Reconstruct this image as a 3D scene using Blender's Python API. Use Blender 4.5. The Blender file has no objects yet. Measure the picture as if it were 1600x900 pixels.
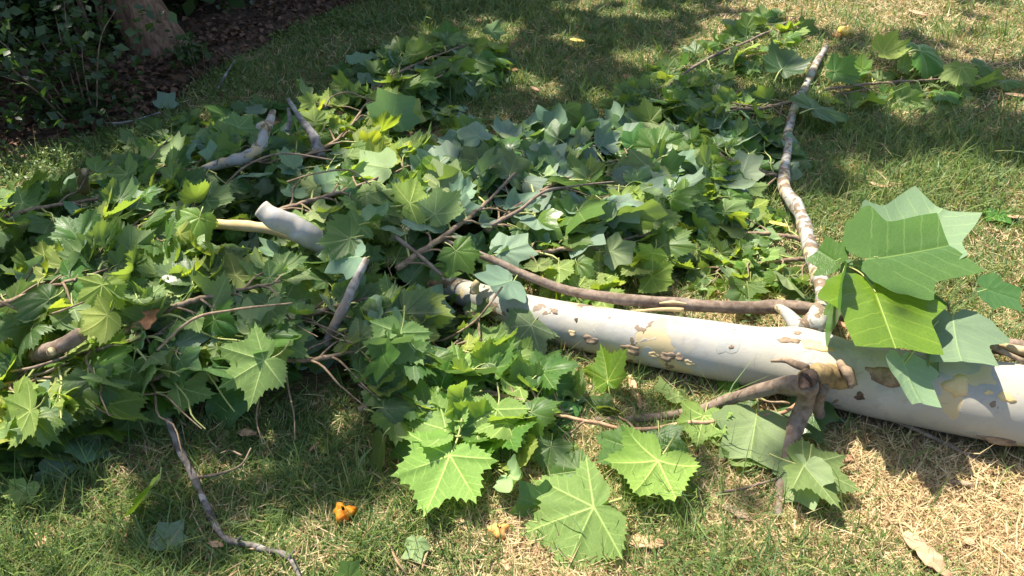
import bpy, math, random
import numpy as np
from mathutils import Vector, Matrix

# ------------------------------------------------------------------ camera, sky, sun, exposure
scene = bpy.context.scene
COL = scene.collection
W, H = 1600.0, 900.0
CAM_Z, PITCH, HFOV = 1.62, math.radians(36.0), math.radians(66.0)
FPX = (W / 2) / math.tan(HFOV / 2)

cam_data = bpy.data.cameras.new('camera')
cam = bpy.data.objects.new('camera', cam_data)
COL.objects.link(cam)
cam.location = (0, 0, CAM_Z)
cam.rotation_euler = (math.pi / 2 - PITCH, 0, 0)
cam_data.sensor_width = 36.0
cam_data.angle = HFOV
cam_data.clip_start = 0.05
cam_data.clip_end = 600.0
scene.camera = cam

SUN = Vector((-0.33, 0.39, 0.86)).normalized()          # direction towards the sun
world = bpy.data.worlds.new('World')
scene.world = world
world.use_nodes = True
wn = world.node_tree
wn.nodes.clear()
sky = wn.nodes.new('ShaderNodeTexSky')
sky.sky_type = 'NISHITA'
sky.sun_disc = False
sky.dust_density = 1.8
sky.ozone_density = 0.6
sky.sun_elevation = math.asin(SUN.z)
sky.sun_rotation = math.atan2(SUN.x, SUN.y)
bg = wn.nodes.new('ShaderNodeBackground')
bg.inputs['Strength'].default_value = 0.11
wo = wn.nodes.new('ShaderNodeOutputWorld')
wn.links.new(sky.outputs[0], bg.inputs[0])
wn.links.new(bg.outputs[0], wo.inputs[0])

sun_data = bpy.data.lights.new('sun', 'SUN')
sun_data.energy = 5.0
sun_data.angle = math.radians(0.53)
sun_data.color = (1.0, 0.92, 0.79)
sun = bpy.data.objects.new('sun', sun_data)
COL.objects.link(sun)
sun.location = SUN * 20
sun.rotation_euler = SUN.to_track_quat('Z', 'Y').to_euler()

scene.view_settings.view_transform = 'Standard'
scene.view_settings.look = 'None'
scene.view_settings.gamma = 1.0
scene.view_settings.exposure = 1.26
scene.view_settings.use_curve_mapping = False
scene.render.engine = 'CYCLES'
scene.cycles.max_bounces = 5
scene.cycles.diffuse_bounces = 3
scene.cycles.glossy_bounces = 2
scene.cycles.transmission_bounces = 3
scene.cycles.transparent_max_bounces = 4

# ------------------------------------------------------------------ numeric helpers
rnd = random.Random(7)
nrng = np.random.default_rng(11)
_tab = np.random.default_rng(5).random((64, 64))

def vnoise(x, y, scale=1.0, off=0.0):
    """smooth value noise in 0..1"""
    x = np.asarray(x, float) * scale + off * 13.7 + 100
    y = np.asarray(y, float) * scale + off * 7.3 + 100
    xi, yi = np.floor(x).astype(int), np.floor(y).astype(int)
    fx, fy = x - xi, y - yi
    fx = fx * fx * (3 - 2 * fx); fy = fy * fy * (3 - 2 * fy)
    a = _tab[xi % 64, yi % 64]; b = _tab[(xi + 1) % 64, yi % 64]
    c = _tab[xi % 64, (yi + 1) % 64]; d = _tab[(xi + 1) % 64, (yi + 1) % 64]
    return (a * (1 - fx) + b * fx) * (1 - fy) + (c * (1 - fx) + d * fx) * fy

def fnoise(x, y, scale=1.0, off=0.0):
    return (vnoise(x, y, scale, off) + 0.5 * vnoise(x, y, scale * 2.1, off + 3) + 0.25 * vnoise(x, y, scale * 4.3, off + 6)) / 1.75

def ground(x, y):
    """height of the lawn"""
    return 0.05 * (vnoise(x, y, 0.55, 2) - 0.5) + 0.018 * (vnoise(x, y, 2.3, 4) - 0.5)

CP, SP = math.cos(PITCH), math.sin(PITCH)
def ray(px, py):
    u = (px - W / 2) / FPX; v = -(py - H / 2) / FPX
    return Vector((u, CP + v * SP, -SP + v * CP))

def G(px, py, z=0.0):
    """the spot of the place that stands Z above the lawn at this bearing of the photograph"""
    d = ray(px, py)
    h = 0.0
    p = None
    for _ in range(4):
        t = (h + z - CAM_Z) / d.z
        p = Vector((d.x * t, d.y * t, h + z))
        h = float(ground(p.x, p.y))
    return p

def project(P):
    P = np.asarray(P, float)
    x, y, z = P[..., 0], P[..., 1], P[..., 2] - CAM_Z
    dep = y * CP - z * SP
    up = y * SP + z * CP
    return W / 2 + FPX * x / dep, H / 2 - FPX * up / dep, dep

# ------------------------------------------------------------------ mesh and object helpers
def np_mesh(name, verts, quads=None, tris=None):
    me = bpy.data.meshes.new(name)
    verts = np.asarray(verts, np.float32)
    parts, starts, n = [], [], 0
    if quads is not None and len(quads):
        q = np.asarray(quads, np.int32); parts.append(q.ravel()); starts.append(np.arange(len(q)) * 4); n = len(q) * 4
    if tris is not None and len(tris):
        t = np.asarray(tris, np.int32); parts.append(t.ravel()); starts.append(n + np.arange(len(t)) * 3)
    loops = np.concatenate(parts).astype(np.int32); st = np.concatenate(starts).astype(np.int32)
    me.vertices.add(len(verts)); me.vertices.foreach_set('co', verts.ravel())
    me.loops.add(len(loops)); me.loops.foreach_set('vertex_index', loops)
    me.polygons.add(len(st)); me.polygons.foreach_set('loop_start', st)
    me.update(calc_edges=True)
    return me

def smooth(me, v=True):
    me.polygons.foreach_set('use_smooth', np.full(len(me.polygons), v))

def link(name, me, parent=None, loc=None):
    o = bpy.data.objects.new(name, me)
    COL.objects.link(o)
    if parent is not None:
        o.parent = parent
        o.location = -Vector(parent.location)
    if loc is not None:
        o.location = loc
    return o

def tag(o, label=None, cat=None, group=None, kind=None):
    if label: o['label'] = label
    if cat: o['category'] = cat
    if group: o['group'] = group
    if kind: o['kind'] = kind
    return o

def empty(name, loc, label, cat, group=None):
    e = bpy.data.objects.new(name, None)
    COL.objects.link(e)
    e.location = loc
    e.empty_display_size = 0.05
    return tag(e, label, cat, group)

def catmull(pts, n):
    P = np.asarray(pts, float)
    if len(P) == 2:
        t = np.linspace(0, 1, n)[:, None]
        return P[0] * (1 - t) + P[1] * t
    P = np.vstack([2 * P[0] - P[1], P, 2 * P[-1] - P[-2]])
    m = len(P) - 3
    out = []
    for t in np.linspace(0, m - 1e-6, n):
        i = int(t); f = t - i
        a, b, c, d = P[i], P[i + 1], P[i + 2], P[i + 3]
        out.append(0.5 * (2 * b + (c - a) * f + (2 * a - 5 * b + 4 * c - d) * f * f + (3 * b - a - 3 * c + d) * f ** 3))
    return np.array(out)

def frames(P):
    """parallel frames along a polyline; N starts from straight up"""
    T = np.gradient(P, axis=0); T /= np.linalg.norm(T, axis=1)[:, None] + 1e-12
    up = np.array([0, 0, 1.0])
    if abs(T[0] @ up) > 0.9: up = np.array([0.3, 1.0, 0])
    N = []
    n = up
    for t in T:
        n = n - t * (n @ t); n /= np.linalg.norm(n) + 1e-12; N.append(n)
    N = np.array(N); B = np.cross(T, N)
    return T, N, B

class Geo:
    """collects tubes and sheets into one mesh"""
    def __init__(self): self.v, self.q, self.t, self.n = [], [], [], 0
    def add(self, v, q=None, t=None):
        v = np.asarray(v, float)
        if q is not None and len(q): self.q.append(np.asarray(q) + self.n)
        if t is not None and len(t): self.t.append(np.asarray(t) + self.n)
        self.v.append(v); self.n += len(v)
    def tube(self, P, R, seg=8, bump=0.0, seed=0, cap=True):
        P = np.asarray(P, float); R = np.broadcast_to(np.asarray(R, float), (len(P),))
        T, N, B = frames(P)
        a = np.linspace(0, 2 * np.pi, seg, endpoint=False)
        rr = R[:, None] * np.ones(seg)
        if bump:
            s = np.arange(len(P))
            rr = rr * (1 + bump * (vnoise(s[:, None] * 0.45 + 0 * a, np.cos(a)[None] * 1.3 + seed, 1, seed) +
                                   vnoise(s[:, None] * 0.45 + 0 * a, np.sin(a)[None] * 1.3 + seed, 1, seed + 9) - 1))
        V = P[:, None] + rr[..., None] * (np.cos(a)[None, :, None] * N[:, None] + np.sin(a)[None, :, None] * B[:, None])
        n = len(P); idx = np.arange(n * seg).reshape(n, seg)
        q = np.stack([idx[:-1], np.roll(idx[:-1], -1, 1), np.roll(idx[1:], -1, 1), idx[1:]], -1).reshape(-1, 4)
        v = V.reshape(-1, 3); t = []
        if cap:
            v = np.vstack([v, P[0], P[-1]])
            for k in range(seg):
                t.append((n * seg, idx[0, (k + 1) % seg], idx[0, k])); t.append((n * seg + 1, idx[-1, k], idx[-1, (k + 1) % seg]))
        self.add(v, q, t)
    def mesh(self, name, shade=True):
        me = np_mesh(name, np.vstack(self.v), np.vstack(self.q) if self.q else None, np.vstack(self.t) if self.t else None)
        if shade: smooth(me)
        return me

def setattr_float(me, name, vals):
    a = me.attributes.new(name, 'FLOAT', 'POINT'); a.data.foreach_set('value', np.asarray(vals, np.float32))

def setattr_color(me, name, vals):
    a = me.color_attributes.new(name, 'FLOAT_COLOR', 'POINT')
    c = np.ones((len(me.vertices), 4), np.float32); c[:, :3] = vals
    a.data.foreach_set('color', c.ravel())

# ------------------------------------------------------------------ materials
class NT:
    def __init__(self, name):
        self.m = bpy.data.materials.new(name); self.m.use_nodes = True
        self.t = self.m.node_tree; self.t.nodes.clear()
        self.out = self.t.nodes.new('ShaderNodeOutputMaterial')
    def put(self, sock, v):
        if isinstance(v, bpy.types.NodeSocket): self.t.links.new(v, sock)
        elif v is not None:
            if sock.type == 'RGBA' and len(v) == 3: v = (*v, 1)
            sock.default_value = v
    def n(self, typ, _out=0, _props=None, **ins):
        nd = self.t.nodes.new('ShaderNode' + typ)
        for k, v in (_props or {}).items(): setattr(nd, k, v)
        for k, v in ins.items():
            self.put(nd.inputs[int(k[1:])] if k[0] == '_' else nd.inputs[k.replace('__', ' ')], v)
        return nd.outputs[_out]
    def math(self, op, a, b=None, c=None, clamp=False):
        nd = self.t.nodes.new('ShaderNodeMath'); nd.operation = op; nd.use_clamp = clamp
        for i, v in enumerate((a, b, c)):
            if v is not None: self.put(nd.inputs[i], v)
        return nd.outputs[0]
    def mix(self, f, a, b, blend='MIX'):
        nd = self.t.nodes.new('ShaderNodeMix'); nd.data_type = 'RGBA'; nd.blend_type = blend
        self.put(nd.inputs['Factor'], f)
        self.put(nd.inputs[6], a); self.put(nd.inputs[7], b)
        return nd.outputs[2]
    def ramp(self, f, stops):
        nd = self.t.nodes.new('ShaderNodeValToRGB'); el = nd.color_ramp.elements
        while len(el) < len(stops): el.new(0.5)
        for e, (p, c) in zip(el, stops):
            e.position = p; e.color = (*c, 1) if len(c) == 3 else c
        self.put(nd.inputs[0], f)
        return nd.outputs[0]
    def step(self, f, lo, hi):
        nd = self.t.nodes.new('ShaderNodeMapRange'); nd.interpolation_type = 'SMOOTHSTEP'
        self.put(nd.inputs[0], f); self.put(nd.inputs[1], lo); self.put(nd.inputs[2], hi)
        return nd.outputs[0]
    def noise(self, vec, scale, detail=3.0, rough=0.5, dist=0.0):
        return self.n('TexNoise', Vector=vec, Scale=scale, Detail=detail, Roughness=rough, Distortion=dist)
    def coord(self, which='Object'):
        nd = self.t.nodes.new('ShaderNodeTexCoord'); return nd.outputs[which]
    def bump(self, h, strength, dist=0.01):
        return self.n('Bump', Strength=strength, Distance=dist, Height=h)
    def surface(self, s): self.t.links.new(s, self.out.inputs[0]); return self.m

def leaf_material(name, top, under, trans, vein, nlat, slope, gloss, vein_w, lat_amt=0.7, fade=9.0, tmix=0.30):
    t = NT(name)
    uv = t.n('UVMap', _props={'uv_map': 'vein'})
    sep = t.t.nodes.new('ShaderNodeSeparateXYZ'); t.t.links.new(uv, sep.inputs[0])
    s, d = sep.outputs[0], sep.outputs[1]
    info = t.t.nodes.new('ShaderNodeObjectInfo')
    at = t.t.nodes.new('ShaderNodeAttribute'); at.attribute_name = 'rnd'
    r = t.math('FRACT', t.math('ADD', info.outputs['Random'], at.outputs['Fac']))
    r2 = t.math('FRACT', t.math('MULTIPLY', r, 7.31))
    # main veins, then side veins that leave them at an angle
    w = t.math('MULTIPLY_ADD', s, -0.55 * vein_w, vein_w)
    main = t.math('SUBTRACT', 1.0, t.step(d, t.math('MULTIPLY', w, 0.55), t.math('MULTIPLY', w, 1.25)))
    co = t.coord('Object')
    wob = t.math('MULTIPLY_ADD', t.noise(co, 9.0, 1.0), 0.06, -0.03)
    ph = t.math('FRACT', t.math('MULTIPLY', t.math('ADD', t.math('SUBTRACT', s, t.math('MULTIPLY', d, slope)), wob), nlat))
    tri = t.math('ABSOLUTE', t.math('SUBTRACT', ph, 0.5))
    lat = t.math('SUBTRACT', 1.0, t.step(tri, 0.02, 0.07))
    lat = t.math('MULTIPLY', lat, t.math('SUBTRACT', 1.0, t.step(t.math('DIVIDE', d, t.math('MAXIMUM', s, 0.02)), fade * .45, fade)))
    lat = t.math('MULTIPLY', lat, lat_amt)
    net = t.n('TexVoronoi', _props={'feature': 'DISTANCE_TO_EDGE'}, Vector=co, Scale=17.0)
    netf = t.math('MULTIPLY', t.math('SUBTRACT', 1.0, t.step(net, 0.02, 0.10)), 0.16)
    v = t.math('MAXIMUM', main, t.math('MAXIMUM', lat, netf))
    back = t.n('NewGeometry', 6)
    blot = t.noise(co, 3.5, 3.0)
    ctop = t.mix(t.math('MULTIPLY', blot, 0.8), top, tuple(c * f for c, f in zip(top, (1.55, 1.3, 1.0))))
    ctop = t.mix(t.math('MULTIPLY', v, 0.50), ctop, vein)
    cund = t.mix(t.math('MULTIPLY', blot, 0.5), under, tuple(c * 1.22 for c in under))
    cund = t.mix(t.math('MULTIPLY', v, 0.80), cund, tuple(min(1, c * 1.25) for c in vein))
    col = t.mix(back, ctop, cund)
    # brown nibbles and spots with a shape of their own
    spot = t.step(t.noise(co, 6.0, 4.0, 0.6), 0.735, 0.77)
    col = t.mix(t.math('MULTIPLY', spot, t.math('GREATER_THAN', r2, 0.55)), col, (0.16, 0.09, 0.03))
    hsv = t.n('HueSaturation', Hue=t.math('MULTIPLY_ADD', r, 0.022, 0.483), Saturation=t.math('MULTIPLY_ADD', r2, 0.24, 0.80),
              Value=t.math('MULTIPLY_ADD', r2, 0.42, 0.80), Color=col)
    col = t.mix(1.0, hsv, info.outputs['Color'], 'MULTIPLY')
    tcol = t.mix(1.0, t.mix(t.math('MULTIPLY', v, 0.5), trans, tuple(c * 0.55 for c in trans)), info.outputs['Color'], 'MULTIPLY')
    bmp = t.bump(t.math('SUBTRACT', t.math('MULTIPLY', blot, 0.35), v), 0.30, 0.003)
    rough = t.math('MULTIPLY_ADD', back, 0.25, gloss)
    p = t.t.nodes.new('ShaderNodeBsdfPrincipled')
    t.put(p.inputs['Base Color'], col); t.put(p.inputs['Roughness'], rough); t.put(p.inputs['Normal'], bmp)
    t.put(p.inputs['Specular IOR Level'], t.math('MULTIPLY_ADD', back, -0.14, 0.32))
    tr = t.n('BsdfTranslucent', Color=tcol)
    mx = t.t.nodes.new('ShaderNodeMixShader'); mx.inputs[0].default_value = tmix
    t.t.links.new(p.outputs[0], mx.inputs[1]); t.t.links.new(tr, mx.inputs[2])
    return t.surface(mx.outputs[0])

SYC = leaf_material('sycamore_leaf', (0.036, 0.112, 0.022), (0.130, 0.210, 0.070), (0.42, 0.60, 0.07), (0.33, 0.42, 0.17), 7.0, 0.80, 0.42, 0.015, 0.55, 0.46, 0.36)
TUL = leaf_material('tulip_leaf', (0.044, 0.115, 0.030), (0.150, 0.235, 0.140), (0.24, 0.42, 0.09), (0.22, 0.34, 0.12), 5.0, 0.55, 0.29, 0.014, 0.42, 9.0, 0.22)

def simple_mat(name, c1, c2, scale=20.0, rough=0.8, bump=0.5, dist=0.003, c3=None, stretch=None, spec=0.3):
    t = NT(name)
    co = t.coord('Object')
    if stretch: co = t.n('Mapping', Vector=co, Scale=stretch)
    f = t.noise(co, scale, 5.0, 0.6, 0.3)
    col = t.mix(t.step(f, 0.32, 0.68), c1, c2)
    if c3: col = t.mix(t.step(t.noise(co, scale * 0.37, 3.0), 0.56, 0.64), col, c3)
    p = t.t.nodes.new('ShaderNodeBsdfPrincipled')
    t.put(p.inputs['Base Color'], col); p.inputs['Roughness'].default_value = rough
    p.inputs['Specular IOR Level'].default_value = spec
    t.put(p.inputs['Normal'], t.bump(f, bump, dist))
    return t.surface(p.outputs[0])

def bark_mottled(name, patchy, k=1.0, fr=1.0):
    """smooth pale sycamore bark with grey, tan and brown plates; 'along' runs 0 (thick) to 1 (thin)"""
    t = NT(name)
    co = t.coord('Object')
    at = t.t.nodes.new('ShaderNodeAttribute'); at.attribute_name = 'along'
    al = at.outputs['Fac']
    warp = t.n('TexNoise', 1, Vector=co, Scale=14.0, Detail=3.0)
    cw = t.mix(0.045, co, warp, 'LINEAR_LIGHT')
    fine = t.noise(co, 60.0, 4.0, 0.6)
    fib = t.noise(t.n('Mapping', Vector=co, Rotation=(0, 0, 0.55), Scale=(14, 90, 60)), 1.0, 3.0)
    base = t.mix(t.step(t.noise(co, 5.0, 4.0), 0.35, 0.7), tuple(k * a for a in (0.415, 0.405, 0.375)), tuple(k * a for a in (0.50, 0.49, 0.465)))
    base = t.mix(t.math('MULTIPLY', t.step(t.noise(co, 3.1, 4.0), 0.44, 0.62), 0.7), base, (0.345, 0.33, 0.25))
    base = t.mix(t.math('MULTIPLY', t.step(t.noise(cw, 5.3, 5.0, 0.62), 0.46, 0.57), 0.65), base, (0.275, 0.27, 0.25))
    base = t.mix(t.math('MULTIPLY', t.step(t.noise(t.n('Mapping', Vector=cw, Location=(1.7, 4.1, 8.8)), 8.0, 4.0, 0.6), 0.50, 0.55), 0.6), base, (0.40, 0.365, 0.29))
    base = t.mix(t.math('MULTIPLY', t.step(fib, .42, .72), 0.5), base, (0.38, 0.355, 0.30))
    thr = t.math('MULTIPLY_ADD', al, -0.22 * patchy, 0.76 - 0.06 * patchy)
    n1 = t.noise(cw, 7.5 * fr, 2.0, 0.45)
    tan = t.step(n1, thr, t.math('ADD', thr, 0.008))
    col = t.mix(tan, base, (0.47, 0.38, 0.22))
    n2 = t.noise(t.n('Mapping', Vector=cw, Location=(3.1, 7.7, 1.3)), 9.0 * fr, 2.0, 0.5)
    grey = t.step(n2, t.math('ADD', thr, -0.01), t.math('ADD', thr, 0.0))
    col = t.mix(grey, col, t.mix(fine, (0.25, 0.255, 0.235), (0.40, 0.40, 0.37)))
    n3 = t.noise(t.n('Mapping', Vector=cw, Location=(9.4, 2.2, 5.3)), 15.0 * fr, 2.0, 0.5)
    thb = t.math('MULTIPLY_ADD', al, -0.19 * patchy, 0.78 - 0.05 * patchy)
    br = t.step(n3, thb, t.math('ADD', thb, 0.008))
    col = t.mix(br, col, t.mix(fine, (0.12, 0.085, 0.055), (0.27, 0.20, 0.135)))
    speck = t.math('MAXIMUM', t.step(t.noise(co, 95.0, 2.0), 0.69, 0.73), t.math('MULTIPLY', t.step(t.noise(t.n('Mapping', Vector=co, Rotation=(0, 0, -0.5), Scale=(8, 60, 40)), 1.0, 5.0, .7), .60, .66), .8))
    col = t.mix(t.math('MULTIPLY', speck, 0.5), col, (0.30, 0.26, 0.2))
    hgt = t.math('ADD', t.math('MULTIPLY', fine, 0.12), t.math('ADD', t.math('MULTIPLY', br, 1.0), t.math('ADD', t.math('MULTIPLY', grey, 0.6), t.math('MULTIPLY', tan, -0.4))))
    p = t.t.nodes.new('ShaderNodeBsdfPrincipled')
    t.put(p.inputs['Base Color'], col); p.inputs['Roughness'].default_value = 0.62
    p.inputs['Specular IOR Level'].default_value = 0.3
    t.put(p.inputs['Normal'], t.bump(t.math('ADD', hgt, t.math('MULTIPLY', fib, 0.25)), 0.5, 0.003))
    return t.surface(p.outputs[0])

LOGBARK = bark_mottled('sycamore_bark', 0.66, 0.86)
LIMBBARK = bark_mottled('mottled_limb_bark', 1.2, 0.74, 1.9)
BROWNBARK = simple_mat('brown_branch_bark', (0.13, 0.092, 0.066), (0.27, 0.205, 0.155), 42, 0.85, 0.6, 0.003, (0.19, 0.155, 0.13))
TWIGBARK = simple_mat('twig_bark', (0.16, 0.105, 0.065), (0.31, 0.235, 0.155), 55, 0.8, 0.5, 0.002)
GREYTWIG = simple_mat('grey_twig_bark', (0.065, 0.055, 0.05), (0.23, 0.205, 0.185), 38, 0.9, 0.7, 0.003, (0.33, 0.32, 0.3))
PALEWOOD = simple_mat('torn_pale_wood', (0.42, 0.31, 0.15), (0.55, 0.44, 0.26), 30, 0.75, 0.5, 0.002, (0.34, 0.22, 0.10))
YELLOWBARK = simple_mat('fresh_inner_bark', (0.52, 0.38, 0.17), (0.60, 0.46, 0.24), 25, 0.7, 0.3, 0.001)
FLAKEBARK = simple_mat('bark_flake_brown', (0.15, 0.105, 0.072), (0.32, 0.235, 0.16), 48, 0.85, 0.6, 0.002)
KNOTDARK = simple_mat('dark_knot_bark', (0.045, 0.03, 0.022), (0.15, 0.10, 0.07), 60, 0.9, 0.8, 0.004)
PETIOLE = simple_mat('petiole', (0.28, 0.36, 0.10), (0.42, 0.42, 0.16), 12, 0.5, 0.1)
TANSCRAP = simple_mat('dry_tan_bark', (0.42, 0.25, 0.14), (0.58, 0.38, 0.235), 26, 0.8, 0.5, 0.003, (0.36, 0.21, 0.12))
RUSTSCRAP = simple_mat('dry_rust_leaf', (0.28, 0.12, 0.05), (0.46, 0.23, 0.10), 22, 0.75, 0.6, 0.003)
ORANGE = simple_mat('orange_scrap', (0.62, 0.17, 0.012), (0.74, 0.31, 0.02), 40, 0.6, 0.6, 0.003, (0.75, 0.16, 0.01))
PALEORANGE = simple_mat('pale_orange_scrap', (0.72, 0.33, 0.08), (0.80, 0.45, 0.15), 40, 0.6, 0.6, 0.003)
YELLOWSCRAP = simple_mat('yellow_scrap', (0.74, 0.48, 0.08), (0.80, 0.58, 0.16), 30, 0.6, 0.5, 0.003)
TRUNKBARK = simple_mat('old_trunk_bark', (0.11, 0.062, 0.038), (0.27, 0.165, 0.105), 9, 0.95, 1.0, 0.03, None, (3.5, 3.5, 0.6))
TORNBARK = simple_mat('torn_bark', (0.17, 0.115, 0.06), (0.36, 0.26, 0.12), 26, 0.8, 0.9, 0.006, (0.15, 0.10, 0.06))
WEATHERED = simple_mat('weathered_limb', (0.12, 0.112, 0.10), (0.36, 0.34, 0.31), 32, 0.85, 0.8, 0.004, (0.24, 0.19, 0.14))
# ------------------------------------------------------------------ the ground
sxx = np.concatenate([-np.geomspace(9, 260, 26)[::-1], np.linspace(-8.9, 8.9, 150), np.geomspace(9, 260, 26)])
syy = np.concatenate([-np.geomspace(3, 260, 26)[::-1], np.linspace(-2.9, 12.9, 134), np.geomspace(13, 260, 24)])
gx, gy = np.meshgrid(sxx, syy)
gz = ground(gx, gy)
ii = np.arange(gx.size).reshape(gx.shape)
gq = np.stack([ii[:-1, :-1], ii[:-1, 1:], ii[1:, 1:], ii[1:, :-1]], -1).reshape(-1, 4)
me = np_mesh('lawn', np.stack([gx, gy, gz], -1).reshape(-1, 3), gq); smooth(me)

t = NT('lawn_soil')
co = t.coord('Object')
f1 = t.noise(co, 2.2, 4.0); f2 = t.noise(co, 130.0, 4.0, 0.65)
fib = t.noise(t.n('Mapping', Vector=co, Rotation=(0, 0, 0.7), Scale=(30, 160, 1)), 1.0, 3.0)
c = t.mix(t.step(f2, 0.3, 0.7), (0.17, 0.12, 0.065), (0.36, 0.27, 0.15))
c = t.mix(t.math('MULTIPLY', t.step(f1, 0.42, 0.62), 0.6), c, (0.075, 0.095, 0.028))
c = t.mix(t.math('MULTIPLY', t.step(fib, 0.55, 0.7), 0.6), c, (0.50, 0.39, 0.22))
p = t.t.nodes.new('ShaderNodeBsdfPrincipled'); p.inputs['Roughness'].default_value = 0.95
p.inputs['Specular IOR Level'].default_value = 0.1
t.put(p.inputs['Base Color'], c); t.put(p.inputs['Normal'], t.bump(t.math('ADD', f2, fib), 0.9, 0.012))
me.materials.append(t.surface(p.outputs[0]))
tag(link('lawn', me), 'dry summer lawn', kind='structure')

# the wooded bed behind the lawn: its edge, as (x, y) on the ground
EDGE = np.array([G(px, py)[:2] for px, py in ((-260, 262), (-60, 236), (60, 238), (150, 212), (250, 178), (310, 135), (400, 78), (480, 36), (560, 4), (640, -24))])
def edge_y(x):
    x = np.asarray(x, float)
    y = np.interp(x, EDGE[:, 0], EDGE[:, 1])
    y = np.where(x > EDGE[-1, 0], EDGE[-1, 1] + (x - EDGE[-1, 0]) * 1.6, y)
    return y + 0.16 * (fnoise(x, x * 0.3, 3.0, 5) - 0.5)

bx = np.linspace(-9, 0.6, 120); bv = np.linspace(0, 1, 70) ** 1.5
bxx, bvv = np.meshgrid(bx, bv)
byy = edge_y(bxx) - 0.10 + bvv * 8.0
dist = byy - edge_y(bxx)
bzz = ground(bxx, byy) + np.clip(dist + 0.10, 0, 0.5) * 0.16 - 0.022 + 0.05 * (fnoise(bxx, byy, 3.2, 8) - 0.5) * np.clip(dist * 4, 0, 1)
def bed_z(x, y):
    d = y - edge_y(x)
    return ground(x, y) + np.clip(d + 0.10, 0, 0.5) * 0.16 - 0.022 + 0.05 * (fnoise(x, y, 3.2, 8) - 0.5) * np.clip(d * 4, 0, 1)
ii = np.arange(bxx.size).reshape(bxx.shape)
bq = np.stack([ii[:-1, :-1], ii[:-1, 1:], ii[1:, 1:], ii[1:, :-1]], -1).reshape(-1, 4)
me = np_mesh('woodland_bed', np.stack([bxx, byy, bzz], -1).reshape(-1, 3), bq); smooth(me)
me.materials.append(simple_mat('woodland_soil', (0.030, 0.019, 0.012), (0.105, 0.062, 0.036), 28, 0.95, 1.0, 0.02, (0.14, 0.075, 0.04)))
tag(link('woodland_bed', me), 'dark earth of the wooded bed', kind='structure')

# ------------------------------------------------------------------ leaves
def outline(species, rg, per):
    """polar outline (angle from the tip direction, radius with teeth, radius without), one full turn from the stalk notch"""
    j = lambda s: rg.uniform(-s, s)
    if species == 'syc':
        half = []
        for sgn in (-1, 1):
            half.append([(0, 1.0), (25 + j(4), 0.70 + j(.05)), (47 + j(5), 0.92 + j(.06)), (74 + j(4), 0.58 + j(.05)), (98 + j(6), 0.70 + j(.06)),
                         (124, 0.47 + j(.05)), (146, 0.40 + j(.05)), (168, 0.20), (179, 0.10)])
        ctrl = [(-a, r) for a, r in half[0][::-1]] + [(a, r) for a, r in half[1][1:]]
        ctrl = [(a, r) for a, r in ctrl]
        tip = {0, 2, 4, 6}
        teeth, amp = 3, 0.105
    else:
        half = []
        for sgn in (-1, 1):
            half.append([(0, 0.82 + j(.03)), (27 + j(3), 1.04 + j(.04)), (53 + j(3), 0.62 + j(.04)), (72 + j(4), 0.74 + j(.05)), (94, 0.58),
                         (122, 0.43), (146, 0.34), (166, 0.22), (179, 0.12)])
        ctrl = [(-a, r) for a, r in half[0][::-1]] + [(a, r) for a, r in half[1][1:]]
        teeth, amp = 1, 0.0
    A, R0, R1 = [], [], []
    for (a0, r0), (a1, r1) in zip(ctrl[:-1], ctrl[1:]):
        m = max(1, int(round(abs(a1 - a0) / (8.5 if species == 'syc' else 9.0)))) if species == 'syc' else max(1, int(round(abs(a1 - a0) / 16.0)))
        n = m * per
        for k in range(n):
            f = k / n
            if species == 'syc':
                g = (1 - (1 - f) ** 1.25) if r1 < r0 else f ** 1.25
            else:
                ta, tb = abs(a0), abs(a1)
                tip0 = (20 < ta < 34) or (66 < ta < 80); tip1 = (20 < tb < 34) or (66 < tb < 80)
                if per == 1: g = f
                elif tip0 and min(ta, tb) < 60 or (tip0 and r1 < r0 and tb < 80): g = 1 - (1 - f) ** 1.7
                elif tip1 and (max(ta, tb) < 60 or r1 > r0 and ta < 80): g = f ** 1.7
                else: g = f * f * (3 - 2 * f)
            r = r0 + (r1 - r0) * g
            u = (f * m) % 1.0
            tooth = abs(2 * u - 1) ** 1.7
            A.append(a0 + (a1 - a0) * f); R0.append(r * (1 - amp * 0.55)); R1.append(r * (1 + amp * (tooth - 0.62)) if amp else r)
    A.append(ctrl[-1][0]); R0.append(ctrl[-1][1]); R1.append(ctrl[-1][1])
    return np.radians(np.array(A)), np.array(R0), np.array(R1)

VEINS = {'syc': np.radians([-100, -47, 0, 47, 100]), 'tul': np.radians([0])}

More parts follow.
